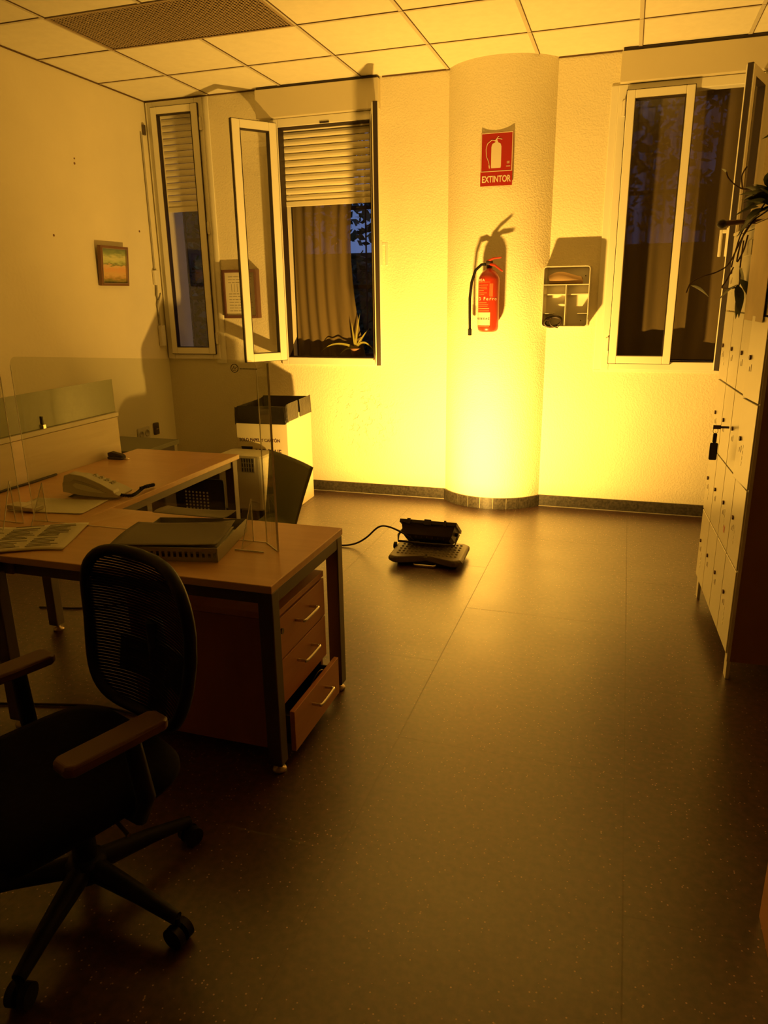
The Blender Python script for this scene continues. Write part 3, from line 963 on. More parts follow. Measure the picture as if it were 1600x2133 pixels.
o_ = rr(bx0, bx1, bz0, bz1, .022); i_ = rr(bx0 + .005, bx1 - .005, bz0 + .005, bz1 - .005, .018)
n = len(o_)
vs = [(p[0], by, p[1]) for p in o_] + [(p[0], by, p[1]) for p in i_] + [(p[0], YB - .012, p[1]) for p in o_] + [(p[0], YB - .012, p[1]) for p in i_]
fs = []
for k in range(n):
    j = (k + 1) % n
    fs += [(k, j, n + j, n + k), (k, 2 * n + k, 2 * n + j, j), (n + k, n + j, 3 * n + j, 3 * n + k)]
MB()._add(vs, fs, False).build('casing', M_['cream'], tb)
MB().box((bx0 + .005, by + .002, 1.556), (bx1 - .005, YB - .012, 1.561)).build('shelf', M_['cream'], tb)
MB().box((bx0 + .005, by + .055, 1.492), (bx1 - .005, YB - .012, 1.500)).build('shelf', M_['cream'], tb)
MB().box((-.404, by + .004, bz0 + .005), (-.399, YB - .012, 1.556)).build('divider', M_['cream'], tb)
MB().box((bx0 + .006, by + .03, 1.372), (bx0 + .07, YB - .012, 1.375)).build('ledge', M_['cream'], tb)
MB().box((bx1 - .07, by + .03, 1.372), (bx1 - .006, YB - .012, 1.375)).build('ledge', M_['cream'], tb)
for px, pz in ((bx1 - .035, 1.615), (bx1 - .05, 1.325)):
    MB().cyl((px, YB - .0155, pz), (px, YB - .012, pz), .004, 10).build('screw', M_['steel'], tb)
MB().rbox((bx1 - .001, by + .01, 1.335), (bx1 + .006, by + .03, 1.365), .002).build('catch', M_['cream'], tb)
pk = MB(True).grid(lambda u, v: (bx0 + .035 + .215 * u + .006 * sin(9 * v), 5.235 + .03 * sin(v * pi * 2 - .5), 1.563 + (.068 + .012 * sin(5 * u)) * (1 - cos(v * 2 * pi)) / 2 * (1 - .2 * abs(2 * u - 1) ** 3)), 18, 18)
M_['kraft'] = mat('kraft_paper', (0.42, 0.28, 0.15), 0.8)
tag(pk.build('paper_packet', M_['kraft'], None), 'crumpled brown paper packet lying in the top of the open wall box', 'packet')
MB_ = MB(True)
rnd = random.Random(4)
for k in range(6):
    r_ = .040 + .006 * rnd.random(); tz = rnd.uniform(-.006, .006)
    MB_.tube([(-.476 + (r_ + .012) * cos(t * pi / 10), 5.215 - .006 * k + .004 * sin(t * pi / 5 + k), 1.322 + tz + (r_ - .012) * sin(t * pi / 10 + .2)) for t in range(20)], .0062, 6, True)
MB_.tube([(-.535, 5.20, 1.325), (-.50, 5.165, 1.335), (-.485, 5.16, 1.30), (-.46, 5.17, 1.288), (-.44, 5.175, 1.283)], .004, 6)
tag(MB_.build('cable_coil', M_['lamp_body'], None), 'coiled dark cable in the bottom left compartment of the wall box', 'cable')

# framed notice between the left windows
cf = thing('framed_notice', 'framed printed notice in dark wood on the wall behind the open casement', 'frame', (-2.865, YB, 1.35))
nx0, nx1, nz0, nz1 = -3.005, -2.708, 1.352, 1.712
frame_boxes(MB(), nx0, nx1, nz0, nz1, .022, YB - .060, YB - .001).build('frame', M_['armpad'], cf, bevel=.003)
MB().box((nx0 + .022, YB - .046, nz0 + .022), (nx1 - .022, YB - .040, nz1 - .022)).build('paper', M_['paper'], cf)
mb = MB()
rnd = random.Random(2)
for k in range(13):
    z = nz1 - .055 - k * .021
    if k in (3, 4, 5):
        continue
    xx = nx0 + .05
    while xx < nx1 - .06:
        w_ = rnd.uniform(.012, .04); mb.box((xx, YB - .0468, z), (min(xx + w_, nx1 - .045), YB - .046, z + .005)); xx += w_ + .008
for k in range(5):
    mb.box((nx0 + .075 + k * .024, YB - .0468, nz1 - .165), (nx0 + .079 + k * .024, YB - .046, nz1 - .105))
mb.build('print', M_['print'], cf)
MB().box((nx0 + .022, YB - .054, nz0 + .022), (nx1 - .022, YB - .052, nz1 - .022)).build('glass', M_['glass'], cf)

# small painting on the left wall, leaning out at the top
pf = thing('framed_painting', 'small framed landscape painting with orange hills hung on the left wall', 'painting', (XL, 4.71, 1.60))
tilt = Matrix.Translation(Vector((XL + .004, 4.70, 1.602))) @ Matrix.Rotation(radians(5), 4, 'Y')
fx = Matrix(((0, -1, 0, 0), (1, 0, 0, 0), (0, 0, 1, 0), (0, 0, 0, 1)))   # local x -> world y, local -y -> world +x
T = tilt @ fx
frame_boxes(MB(), -.155, .155, 0, .272, .018, -.028, 0, T).build('frame', M_['frame_wood'], pf, bevel=.003)
frame_boxes(MB(), -.139, .139, .016, .256, .005, -.030, -.01, T).build('gilt_slip', M_['brass'], pf)
MB().box((-.138, -.016, .017), (.138, -.010, .255), T).build('canvas', M_['painting'], pf)

# double socket and junction socket, low on the left wall
sk = thing('double_socket', 'cream double power socket low on the left wall behind the desk', 'socket', (XL, 4.86, .47))
MB().rbox((XL + .0005, 4.795, .435), (XL + .012, 4.945, .535), .008, axis=0).build('plate', M_['cream'], sk)
for yy in (4.833, 4.907):
    MB().lathe([(.022, 0), (.028, .001), (.026, .006), (.021, .005), (.02, .002)], seg=20, mx=Matrix.Translation(Vector((XL + .012, yy, .485))) @ Matrix.Rotation(pi / 2, 4, 'Y')).build('outlet', M_['cream_dark'], sk)
s2 = thing('black_socket', 'small dark open socket right of the double power socket', 'socket', (XL, 5.03, .48))
MB().rbox((XL + .0005, 5.005, .45), (XL + .020, 5.062, .545), .006, axis=0).build('housing', M_['grey_dark'], s2)
MB().box((XL + .020, 5.018, .492), (XL + .023, 5.048, .50)).build('contact', M_['bright'], s2)
# wall plug holes
for i, (yy, zz) in enumerate(((4.449, 2.378), (5.09, 1.999), (4.165, 1.91))):
    m_ = MB().cyl((XL, yy, zz), (XL + .002, yy, zz), .008, 10)
    if i == 0:
        m_.cyl((XL, yy + .004, zz + .03), (XL + .002, yy + .004, zz + .03), .006, 10)
    tag(m_.build('wall_plug', M_['frame_wood'], None), ['pair of small brown wall plug holes high on the left wall', 'tiny nail hole in the left wall near the window corner', 'tiny plug hole in the left wall above and left of the painting'][i], 'plug')

# ================================================================== FLOODLIGHT AND FOOTREST
fr = thing('footrest', 'olive rubber footrest with a wavy front edge under the floodlight', 'footrest', (-1.01, 3.93, 0))
cxf, y0f, y1f, hwf = -1.005, 3.80, 4.13, .218
T = Matrix.Translation(Vector((cxf, y0f, .034))) @ Matrix.Rotation(radians(2), 4, 'Z')
outl = []
for k in range(25):
    u = -1 + 2 * k / 24
    outl.append((hwf * u, .058 * (cos(u * pi * 1.0) * .5 + .5) ** 1.3 + .03 * max(0, abs(u) - .8) * 5 * abs(u) ** 4))
outl += [(hwf, .05), (hwf, .30), (hwf - .03, .33), (-hwf + .03, .33), (-hwf, .30), (-hwf, .05)]
MB().prism(outl, -.010, .030, 2, T, ch=.013).build('plate', M_['rubber'], fr, bevel=.008)
mb = MB(True)
for i in range(15):
    for j in range(6):
        xx = -.17 + .34 * i / 14; yy = .075 + .20 * j / 5
        mb.lathe([(.008, 0), (.007, .003), (.003, .005)], (xx, yy, .0295), 8, T)
mb.build('massage_bumps', M_['rubber'], fr)
MB().rbox((cxf - .18, 3.855, 0), (cxf + .18, 4.10, .024), .02).build('base', M_['black'], fr)
MB().tube([(cxf - .07, 3.842, .014), (cxf - .06, 3.830, .012), (cxf + .05, 3.832, .012), (cxf + .06, 3.846, .014)], .006, 8).build('tilt_bar', M_['bright'], fr)
MB().cyl((cxf - .235, 4.0, .06), (cxf - .222, 4.0, .06), .022, 14).cyl((cxf - .222, 4.0, .06), (cxf - .20, 4.0, .055), .006, 8).build('adjusting_knob', M_['black'], fr)

# floodlight: housing behind the glass, open side facing the pillar and ceiling
fl = thing('floodlight', 'small black portable floodlight on the footrest aimed at the pillar', 'floodlight', (-1.045, 4.05, .09))
X_ = Vector((1, 0, 0)); D_ = LAMP_DIR; U_ = LAMP_UP


def LP(x, u, d):
    return LAMP_C + X_ * x + U_ * u + D_ * d


def lring(hx, hu, d):
    return [LP(-hx, -hu, d), LP(hx, -hu, d), LP(hx, hu, d), LP(-hx, hu, d)]


# ring hollow housing: outer and inner skins
rings_o = [lring(.132, .045, -.095), lring(.148, .065, -.075), lring(.165, .078, .0)]
rings_i = [lring(.157, .072, .0), lring(.140, .058, -.06)]
vs = sum(rings_o + rings_i, [])
fs = [(3, 2, 1, 0)]
for r in range(4):
    for k in range(4):
        j = (k + 1) % 4
        fs.append((r * 4 + k, r * 4 + j, (r + 1) * 4 + j, (r + 1) * 4 + k))
fs.append((16, 17, 18, 19))
MB()._add(vs, fs, False).build('housing', M_['lamp_body'], fl, bevel=.002)
# rim around the glass
mb = MB()
for a_, b_ in (((-.173, -.086), (.173, -.074)), ((-.173, .074), (.173, .086)), ((-.173, -.074), (-.161, .074)), ((.161, -.074), (.173, .074))):
    q = []
    for d in (-.010, .010):
        q += [LP(a_[0], a_[1], d), LP(b_[0], a_[1], d), LP(b_[0], b_[1], d), LP(a_[0], b_[1], d)]
    mb._add(q, [(0, 3, 2, 1), (4, 5, 6, 7), (0, 1, 5, 4), (1, 2, 6, 5), (2, 3, 7, 6), (3, 0, 4, 7)], False)
mb.build('rim', M_['lamp_body'], fl)
for xx, hx_ in ((-.115, .010), (0, .020), (.105, .006)):
    q = []
    for d in (-.02, .014):
        q += [LP(xx - hx_, .084, d), LP(xx + hx_, .084, d), LP(xx + hx_, .098, d), LP(xx - hx_, .098, d)]
    MB()._add(q, [(0, 3, 2, 1), (4, 5, 6, 7), (0, 1, 5, 4), (1, 2, 6, 5), (2, 3, 7, 6), (3, 0, 4, 7)], False).build('clip', M_['lamp_body'], fl)
MB()._add([LP(-.157, -.072, -.001), LP(.157, -.072, -.001), LP(.157, .072, -.001), LP(-.157, .072, -.001)], [(0, 1, 2, 3)], False).build('front_glass', glassy('lamp_glass', 0.0), fl)
MB().cyl(LP(-.06, 0, -.045), LP(.06, 0, -.045), .006, 10).build('lamp_tube', M_['tube'], fl)
# cooling ribs on the back
mb = MB()
for k in range(7):
    xx = -.10 + k * .2 / 6
    q = [LP(xx - .002, -.04, -.0955), LP(xx + .002, -.04, -.0955), LP(xx + .002, .06, -.0775), LP(xx - .002, .06, -.0775),
         LP(xx - .002, -.04, -.104), LP(xx + .002, -.04, -.104), LP(xx + .002, .06, -.09), LP(xx - .002, .06, -.09)]
    mb._add(q, [(0, 1, 2, 3), (7, 6, 5, 4), (0, 4, 5, 1), (1, 5, 6, 2), (2, 6, 7, 3), (3, 7, 4, 0)], False)
mb.build('cooling_ribs', M_['lamp_body'], fl)
# bracket
zb = .098
mb = MB()
mb.tube([LP(-.165, .0, -.04) + Vector((-.012, 0, 0)), Vector((LAMP_C.x - .178, 4.0, zb + .03)), Vector((LAMP_C.x - .172, 3.975, zb)), Vector((LAMP_C.x, 3.970, zb)), Vector((LAMP_C.x + .172, 3.975, zb)), Vector((LAMP_C.x + .178, 4.0, zb + .03)), LP(.165, .0, -.04) + Vector((.012, 0, 0))], .007, 8)
mb.build('bracket', M_['lamp_body'], fl)
for s_ in (-1, 1):
    MB().cyl(LP(s_ * .142, 0, -.04), LP(s_ * .175, 0, -.04), .012, 12).build('pivot_knob', M_['lamp_body'], fl)
MB().cyl(LP(-.075, -.01, -.094), LP(-.075, -.01, -.108), .016, 12).build('cable_gland', M_['rubber'], fl)
cb = MB(True)
cpath = [LP(-.075, -.01, -.105), (-1.165, 3.93, .165), (-1.26, 3.95, .19), (-1.34, 4.0, .165), (-1.43, 4.03, .08), (-1.52, 4.06, .022), (-1.62, 4.05, .007), (-1.80, 4.08, .007), (-2.1, 4.2, .007), (-2.30, 4.25, .007)]


def smooth_path(p, k=6):
    p = [Vector(q) for q in p]; out = []
    for i in range(len(p) - 1):
        p0 = p[max(i - 1, 0)]; p1 = p[i]; p2 = p[i + 1]; p3 = p[min(i + 2, len(p) - 1)]
        for j in range(k):
            t = j / k
            out.append(0.5 * ((2 * p1) + (-p0 + p2) * t + (2 * p0 - 5 * p1 + 4 * p2 - p3) * t * t + (-p0 + 3 * p1 - 3 * p2 + p3) * t ** 3))
    out.append(p[-1]); return out


cb.tube(smooth_path(cpath), .0058, 8)
cb.build('power_cable', M_['lamp_body'], fl)

# ================================================================== BIN, HEATER, CHAIRS BEHIND THE DESK
tr = thing('cardboard_bin', 'tall white cardboard paper-recycling bin lined with a black bag', 'bin', (-2.42, 4.86, 0))
T = Matrix.Translation(Vector((-2.425, 4.87, 0))) @ Matrix.Rotation(radians(3), 4, 'Z')
MB().box((-.195, -.24, 0), (.195, .24, .70), T).build('carton', M_['card'], tr, bevel=.003)


def bagfn(u, v):
    a = 2 * pi * u
    e = 34.0
    cx = (abs(cos(a)) ** (2 / e)) * (1 if cos(a) >= 0 else -1); sy = (abs(sin(a)) ** (2 / e)) * (1 if sin(a) >= 0 else -1)
    k = 1.035 + .010 * sin(5 * a + 1) * v + .006 * sin(23 * a + 4 * v)
    k -= .10 * v * v * .2
    zt = .795 - .035 * (1 + cos(a + 2.6)) / 2 + .003 * sin(7 * a)
    zb_ = .652 + .014 * cos(a - .3) + .003 * sin(6 * a)
    return T @ Vector((cx * .195 * k, sy * .24 * k, zb_ + (zt - zb_) * v))


bg_ = MB(True).grid(bagfn, 96, 8)


def bagin(u, v):
    p = bagfn(u, 1.0); q = T @ Vector((0, 0, .60))
    return p.lerp(Vector((q.x + (p.x - q.x) * .86, q.y + (p.y - q.y) * .86, .62)), v)


bg_.grid(bagin, 96, 4)
bg_.build('bin_bag', M_['bag'], tr)
yF = -.2408
fr_o = T @ Vector((-.178, yF, .525))
RX = (T.to_3x3() @ Vector((1, 0, 0)))
MB().text('SOLO PAPEL Y CARTÓN', .0335, T @ Vector((-.176, yF, .518)), RX, (0, 0, 1), .0005, 'LEFT', .0004, xs=.86).build('lettering', M_['ink'], tr)
mb = MB()
mb.prism([(-.165, .482), (-.075, .482), (-.087, .425), (-.150, .425)], yF - .0008, yF, 1, T)
mb.build('printed_mark', M_['ink_dark'], tr)
MB().text('RECICLAJE', .060, T @ Vector((-.058, yF, .424)), RX, (0, 0, 1), .0005, 'LEFT', .0005, xs=.72).build('large_lettering', M_['ink'], tr)

ht = thing('portable_heater', 'white plastic appliance with a slotted vent grid in front of the bin', 'heater', (-2.47, 4.47, 0))
MB().rbox((-2.64, 4.37, .085), (-2.285, 4.60, .468), .035).build('body', M_['white'], ht)
MB().box((-2.445, 4.364, .355), (-2.345, 4.3705, .458)).build('vent_panel', M_['cream_dark'], ht)
mb = MB()
for r in range(3):
    for k in range(5):
        xx = -2.440 + k * .0195; zz = .362 + r * .032
        mb.box((xx, 4.3625, zz), (xx + .0085, 4.3642, zz + .026))
mb.build('vent_slots', M_['ink_dark'], ht)
MB().box((-2.40, 4.368, .145), (-2.34, 4.3705, .153)).build('badge', M_['cream_dark'], ht)
for xx in (-2.60, -2.33):
    for yy in (4.41, 4.56):
        MB().cyl((xx, yy, .0), (xx, yy, .09), .022, 12).build('castor', M_['black'], ht)

gc = thing('green_chair', 'grey-green moulded shell chair with a waisted back just behind the near desk', 'chair', (-1.50, 3.05, 0))


def shell(u, v):
    # u across, v from seat front (0) to top of back (1)
    s = 2 * u - 1
    if v < .5:
        t = v / .5
        w = .205 - .04 * t * t
        zz = .445 + .012 * s * s - .018 * sin(t * pi)
        yy = -.38 + .36 * t
        if t > .8:
            zz += .03 * ((t - .8) / .2) ** 2
        return Vector((s * w, yy, zz))
    t = (v - .5) / .5
    w = .165 + .072 * t ** 1.25
    return Vector((s * w, -.02 + .055 * t - .035 * s * s * (1 - .5 * t) + .02, .475 + .305 * t + .004 * s * s))


T = Matrix.Translation(Vector((-1.485, 3.035, 0))) @ Matrix.Rotation(radians(-40.5), 4, 'Z')
MB(True).grid(lambda u, v: T @ shell(u, v), 16, 30, .008).build('shell', M_['green'], gc)
for sx in (-1, 1):
    for sy in (-1, 1):
        MB().tube([T @ Vector((sx * .13, -.19 + sy * .12, .425)), T @ Vector((sx * .20, -.19 + sy * .21, .0))], .011, 8).build('leg', M_['steel'], gc)

pc = thing('dotted_chair', 'black chair whose backrest shows rows of pale round dots, seen under the far desk', 'chair', (-2.50, 3.98, 0))
bxa, bxb, bza, bzb, byy = -2.72, -2.36, .10, .40, 3.97
MB().rbox((bxa, byy, bza), (bxb, byy + .012, bzb), .02, axis=1).build('backrest', M_['black'], pc)
mb = MB()
hx0, hx1, hz0, hz1, nn = -2.640, -2.482, .178, .308, 7
for i in range(nn):
    for k in range(nn):
        cx_, cz_ = hx0 + (hx1 - hx0) * i / (nn - 1), hz0 + (hz1 - hz0) * k / (nn - 1)
        mb.cyl((cx_, byy - .0016, cz_), (cx_, byy - .0002, cz_), .0070, 10)
d_ = mb.build('dot_pattern', M_['white'], pc)  # pale discs raised on the solid backrest, no openings cut
MB().rbox((bxa, byy - .38, .10), (bxb, byy - .02, .13), .03).build('seat', M_['black'], pc)
for xx in (bxa + .02, bxb - .02):
    for yy in (byy - .34, byy + .0):
        MB().cyl((xx, yy, 0), (xx, yy, .11), .012, 8).build('leg', M_['steel'], pc)

gb = thing('low_cabinet', 'dark low cabinet with a flat olive top standing behind the far desk', 'cabinet', (-3.0, 3.92, 0))
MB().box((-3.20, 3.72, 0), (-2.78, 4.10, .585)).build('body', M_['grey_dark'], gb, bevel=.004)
MB().box((-3.22, 3.70, .585), (-2.76, 4.13, .615)).build('top', M_['grey_box'], gb, bevel=.004)

# ================================================================== DESKS
ZT = .668; TH = .026
dk = thing('near_desk', 'near wooden desk with grey steel legs and a drawer pedestal beneath', 'desk', (-1.48, 2.15, 0))
MB().box((-2.005, 1.852, ZT - TH), (-.966, 2.458, ZT)).build('desktop', M_['beech'], dk, bevel=.003)
mb = MB()
for (a_, b_) in (((-1.965, 1.872), (-1.005, 1.912)), ((-1.965, 2.398), (-1.005, 2.438)), ((-1.01, 1.862), (-.970, 2.448)), ((-2.0, 1.862), (-1.960, 2.448))):
    mb.box((a_[0], a_[1], ZT - TH - .045), (b_[0], b_[1], ZT - TH))
mb.build('underframe', M_['steel'], dk, bevel=.003)
for (lx, ly) in ((-1.018, 1.856), (-1.018, 2.404)):
    g_ = MB().box((lx, ly, .028), (lx + .050, ly + .050, ZT - TH)).build('leg', M_['steel'], dk, bevel=.004)
    MB().lathe([(.020, 0), (.024, .004), (.022, .012), (.008, .016), (.008, .030)], (lx + .03, ly + .022, 0), 16).build('levelling_foot', M_['brass'], g_)

d2 = thing('far_desk', 'far wooden desk running along the left wall with a pale partition', 'desk', (-2.33, 2.9, 0))
MB().box((-2.672, 1.80, ZT - TH), (-2.0065, 3.568, ZT)).build('desktop', M_['beech'], d2, bevel=.003)
mb = MB()
mb.box((-2.065, 2.46, ZT - TH - .04), (-2.025, 3.55, ZT - TH)); mb.box((-2.65, 1.82, ZT - TH - .04), (-2.61, 3.55, ZT - TH)); mb.box((-2.65, 3.51, ZT - TH - .04), (-2.025, 3.55, ZT - TH))
mb.build('underframe', M_['steel'], d2, bevel=.003)
for (lx, ly) in ((-2.058, 1.83), (-2.068, 3.506), (-2.655, 3.506), (-2.505, 2.535), (-2.655, 1.83)):
    g_ = MB().box((lx, ly, .028), (lx + .050, ly + .050, ZT - TH)).build('leg', M_['steel'], d2, bevel=.004)
    MB().lathe([(.020, 0), (.026, .004), (.024, .012), (.008, .016), (.008, .030)], (lx + .035, ly + .022, 0), 16).build('levelling_foot', M_['brass'], g_)
MB().box((-2.697, 1.80, ZT - .10), (-2.675, 3.425, .878)).build('partition', M_['partition'], d2, bevel=.002)
MB().rbox((-2.703, 1.80, .880), (-2.668, 3.430, .905), .004, axis=1).build('partition_rail', M_['cream'], d2)
gl_ = MB().box((-2.690, 1.80, .905), (-2.684, 3.425, 1.085)).build('tinted_screen', M_['smoke'], d2)
for yy in (2.86, 1.95):
    cg = MB().rbox((-2.700, yy, .905), (-2.672, yy + .022, .925), .003).build('screen_clip', M_['bright'], d2)
    MB().box((-2.694, yy + .006, .925), (-2.678, yy + .014, .965)).build('clip_stud', M_['gasket'], cg)

# drawer pedestal
pd = thing('drawer_pedestal', 'reddish wood three-drawer pedestal under the near desk with its bottom drawer ajar', 'drawers', (-1.27, 2.14, 0))
px0, px1, py0, py1 = -1.56, -1.018, 1.935, 2.338
mb = MB()
mb.box((px0, py0, .035), (px1, py0 + .016, .512)); mb.box((px0, py1 - .016, .035), (px1, py1, .512)); mb.box((px0, py0 + .016, .035), (px0 + .016, py1 - .016, .512)); mb.box((px0 + .016, py0 + .016, .035), (px1, py1 - .016, .050))
mb.build('carcass', M_['carcass'], pd)
MB().box((px0 - .004, py0 - .002, .514), (px1 + .016, py1 + .002, .536)).build('top_panel', M_['beech_front'], pd, bevel=.002)
for k, (z0, z1, out) in enumerate(((.362, .508, 0), (.195, .357, 0), (.040, .190, .048))):
    fx0 = px1 + out
    f_ = MB().box((fx0, py0 + .001, z0), (fx0 + .018, py1 - .001, z1)).build('drawer', M_['beech_front'], pd, bevel=.002)
    t_ = MB()
    t_.box((px0 + .03 + out, py0 + .02, z0 + .012), (fx0 - .0005, py0 + .026, z1 - .03)); t_.box((px0 + .03 + out, py1 - .026, z0 + .012), (fx0 - .0005, py1 - .02, z1 - .03)); t_.box((px0 + .03 + out, py0 + .026, z0 + .012), (fx0 - .0005, py1 - .026, z0 + .018))
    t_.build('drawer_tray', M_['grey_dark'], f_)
    ym = (py0 + py1) / 2 + .005; zm = z1 - .055 if k < 2 else z1 - .052
    MB().tube(smooth_path([(fx0 + .018, ym - .06, zm), (fx0 + .044, ym - .060, zm), (fx0 + .052, ym - .050, zm), (fx0 + .052, ym + .050, zm), (fx0 + .044, ym + .060, zm), (fx0 + .018, ym + .06, zm)], 4), .0058, 8).build('handle', M_['bright'], f_)
    if k == 0:
        MB().cyl((fx0 + .018, py0 + .035, .462), (fx0 + .024, py0 + .035, .462), .010, 14).build('lock', M_['steel'], f_)
for xx in (px0 + .05, px1 - .05):
    for yy in (py0 + .05, py1 - .05):
        MB().cyl((xx, yy - .01, .018), (xx, yy + .01, .018), .018, 12).build('castor', M_['black'], pd)
MB().tube(smooth_path([(-1.02, 2.22, .12), (-1.0, 2.25, .165), (-.985, 2.27, .16), (-.99, 2.24, .12)]), .003, 6).build('drawer_cable', M_['bright'], pd)

# acrylic screens
def screen(name, label, x0, x1, y, z0, z1, r=.03, round_right=True):
    t = thing(name, label, 'screen', ((x0 + x1) / 2, y, z0))
    pts = [(x0, z0), (x1, z0)]
    if round_right:
        for k in range(7):
            a = pi / 2 * k / 6
            pts.append((x1 - r + r * cos(a), z1 - r + r * sin(a)))
    else:
        pts.append((x1, z1))
    for k in range(7):
        a = pi / 2 + pi / 2 * k / 6
        pts.append((x0 + r + r * cos(a), z1 - r + r * sin(a)))
    MB().prism(pts, y - .0015, y + .0015, 1).build('panel', M_['acrylic'], t)
    e = MB()
    e.box((x0 - .0012, y - .0016, z0), (x0 + .0006, y + .0016, z1 - r)); e.box((x1 - .0006, y - .0016, z0), (x1 + .0012, y + .0016, z1 - r))
    e.box((x0, y - .0016, z0 - .0), (x1, y + .0016, z0 + .0014))
    e.build('edge', M_['acrylic_edge_glint'], t)
    return t


sc = screen('acrylic_screen', 'large clear acrylic screen with a round logo standing on the near desk', -2.185, -1.163, 2.222, ZT + .001, 1.308)
# angled end wing
A = Vector((-1.163, 2.219, 0)); B = Vector((-1.082, 2.143, 0)); Dn = (B - A).normalized(); L = (B - A).length
Tw = Matrix.Translation(A) @ Matrix.Rotation(atan2(Dn.y, Dn.x), 4, 'Z')
pts = [(0, ZT + .001), (L, ZT + .001), (L, 1.306)]
for k in range(7):
    a = pi / 2 + pi / 2 * k / 6
    pts.append((.06 + .06 * cos(a), 1.306 - .09 + .09 * sin(a)))
MB().prism(pts, -.002, .002, 1, Tw).build('end_wing', M_['acrylic'], sc)
MB().box((L - .0008, -.0034, ZT + .001), (L + .0022, .0034, 1.306), Tw).box((0, -.002, ZT + .0012), (L, .002, ZT + .003), Tw).build('wing_edge', M_['acrylic_edge_glint'], sc)
for bxp in (-1.215, -2.12):
    q = [(bxp, 2.219, ZT + .001), (bxp, 2.13, ZT + .001), (bxp, 2.219, ZT + .16)]
    MB()._add([Vector(p) + Vector((dx, 0, 0)) for dx in (-.0015, .0015) for p in q], [(0, 1, 2), (5, 4, 3), (0, 3, 4, 1), (1, 4, 5, 2), (2, 5, 3, 0)], False).build('brace', M_['acrylic'], sc)
    MB().tube([q[1], q[2]], .0018, 6).tube([q[0], q[2]], .0015, 6).build('brace_edge', M_['acrylic_edge_glint'], sc)
MB().box((-1.235, 2.118, ZT + .0012), (-1.125, 2.122, ZT + .005)).build('foot_strip', M_['acrylic_edge_glint'], sc)
mb = MB()
cxl, czl = -1.243, 1.280
mb.tube([(cxl + .0135 * cos(t * pi / 12), 2.2195, czl + .0135 * sin(t * pi / 12)) for t in range(24)], .0012, 6, True)
mb.tube([(cxl - .008, 2.2195, czl - .004), (cxl - .002, 2.2195, czl + .007), (cxl + .001, 2.2195, czl - .003), (cxl + .008, 2.2195, czl + .005)], .0012, 6)
mb.tube([(cxl - .007, 2.2195, czl - .007), (cxl + .007, 2.2195, czl - .006)], .0010, 6)
for k in range(12):
    mb.box((cxl + .020 + k * .0055, 2.2192, czl - .003), (cxl + .0235 + k * .0055, 2.2200, czl))
mb.build('logo', M_['ink_dark'], sc)
s3 = screen('side_screen', 'clear acrylic screen at the far left edge standing on the far desk', -2.62, -2.20, 2.18, ZT + .001, 1.302)
q = [(-2.235, 2.177, ZT + .001), (-2.185, 2.06, ZT + .001), (-2.235, 2.177, ZT + .17)]
MB().tube([q[1], q[2]], .0022, 6).tube([q[0], q[2]], .0018, 6).build('brace_edge', M_['acrylic_edge_glint'], s3)

# letter tray with papers
Tt = Matrix.Translation(Vector((-1.228, 1.994, ZT + .001))) @ Matrix.Rotation(radians(11.5), 4, 'Z')
lt_ = thing('letter_tray', 'grey perforated metal letter tray on the near desk behind the mesh chair', 'tray', (-1.4, 2.15, ZT + .001))
TW, TD, TZ = .335, .335, .048
MB().box((-TW, 0, 0), (0, TD, .003), Tt).build('base', M_['cream_dark'], lt_)
mb = MB()
mb.box((-TW, 0, .003), (0, .003, .015), Tt); mb.box((-TW, 0, .034), (0, .003, TZ), Tt)
nh = 17
for k in range(nh + 1):
    xx = -TW + TW * k / nh
    mb.box((max(xx - .0045, -TW), 0, .015), (min(xx + .0045, 0), .003, .034), Tt)
mb.build('front_wall', M_['cream_dark'], lt_)
for a_, b_, nm in (((-.003, .003), (0, TD), 's'), ((-TW, .003), (-TW + .003, TD), 's'), ((-TW, TD - .003), (0, TD), 'b')):
    MB().box((a_[0], a_[1], .003), (b_[0], b_[1], TZ), Tt).build('side_wall' if nm == 's' else 'back_wall', M_['cream_dark'], lt_)


def sheet(name, label, cat, T, w, d, z, m_, curl=.01, th=.0012, group=None, wav=1.0):
    def fn(u, v):
        return T @ Vector((-w / 2 + w * u, -d / 2 + d * v, z + curl * (abs(2 * u - 1) ** 3) * .6 + curl * .5 * sin(3 * u + 4 * v * wav)))
    return tag(MB(True).grid(fn, 16, 16, th).build(name, m_, None), label, cat, group)


Tp = Tt @ Matrix.Translation(Vector((-.166, .165, 0))) @ Matrix.Rotation(radians(4), 4, 'Z')
for k in range(3):
    sheet('paper_sheet', ['white paper sheet lowest in the letter tray', 'white paper sheet in the middle of the letter tray pile', 'creased white sheet poking out under the grey folder'][k], 'paper', Tp @ Matrix.Rotation(radians(2 * k - 2), 4, 'Z'), .27, .26, .014 + .009 * k, M_['paper'], .004)
sheet('grey_folder', 'limp dark grey folder draped over the letter tray', 'folder', Tp @ Matrix.Translation(Vector((-.035, -.02, 0))), .36, .27, .050, M_['paper_grey'], .008, .002)
sheet('grey_folder', 'smaller pointed grey paper folder lying behind the letter tray folder', 'folder', Tp @ Matrix.Translation(Vector((-.03, .20, 0))) @ Matrix.Rotation(radians(-16), 4, 'Z'), .30, .10, .062, M_['paper_grey'], .006, .002)

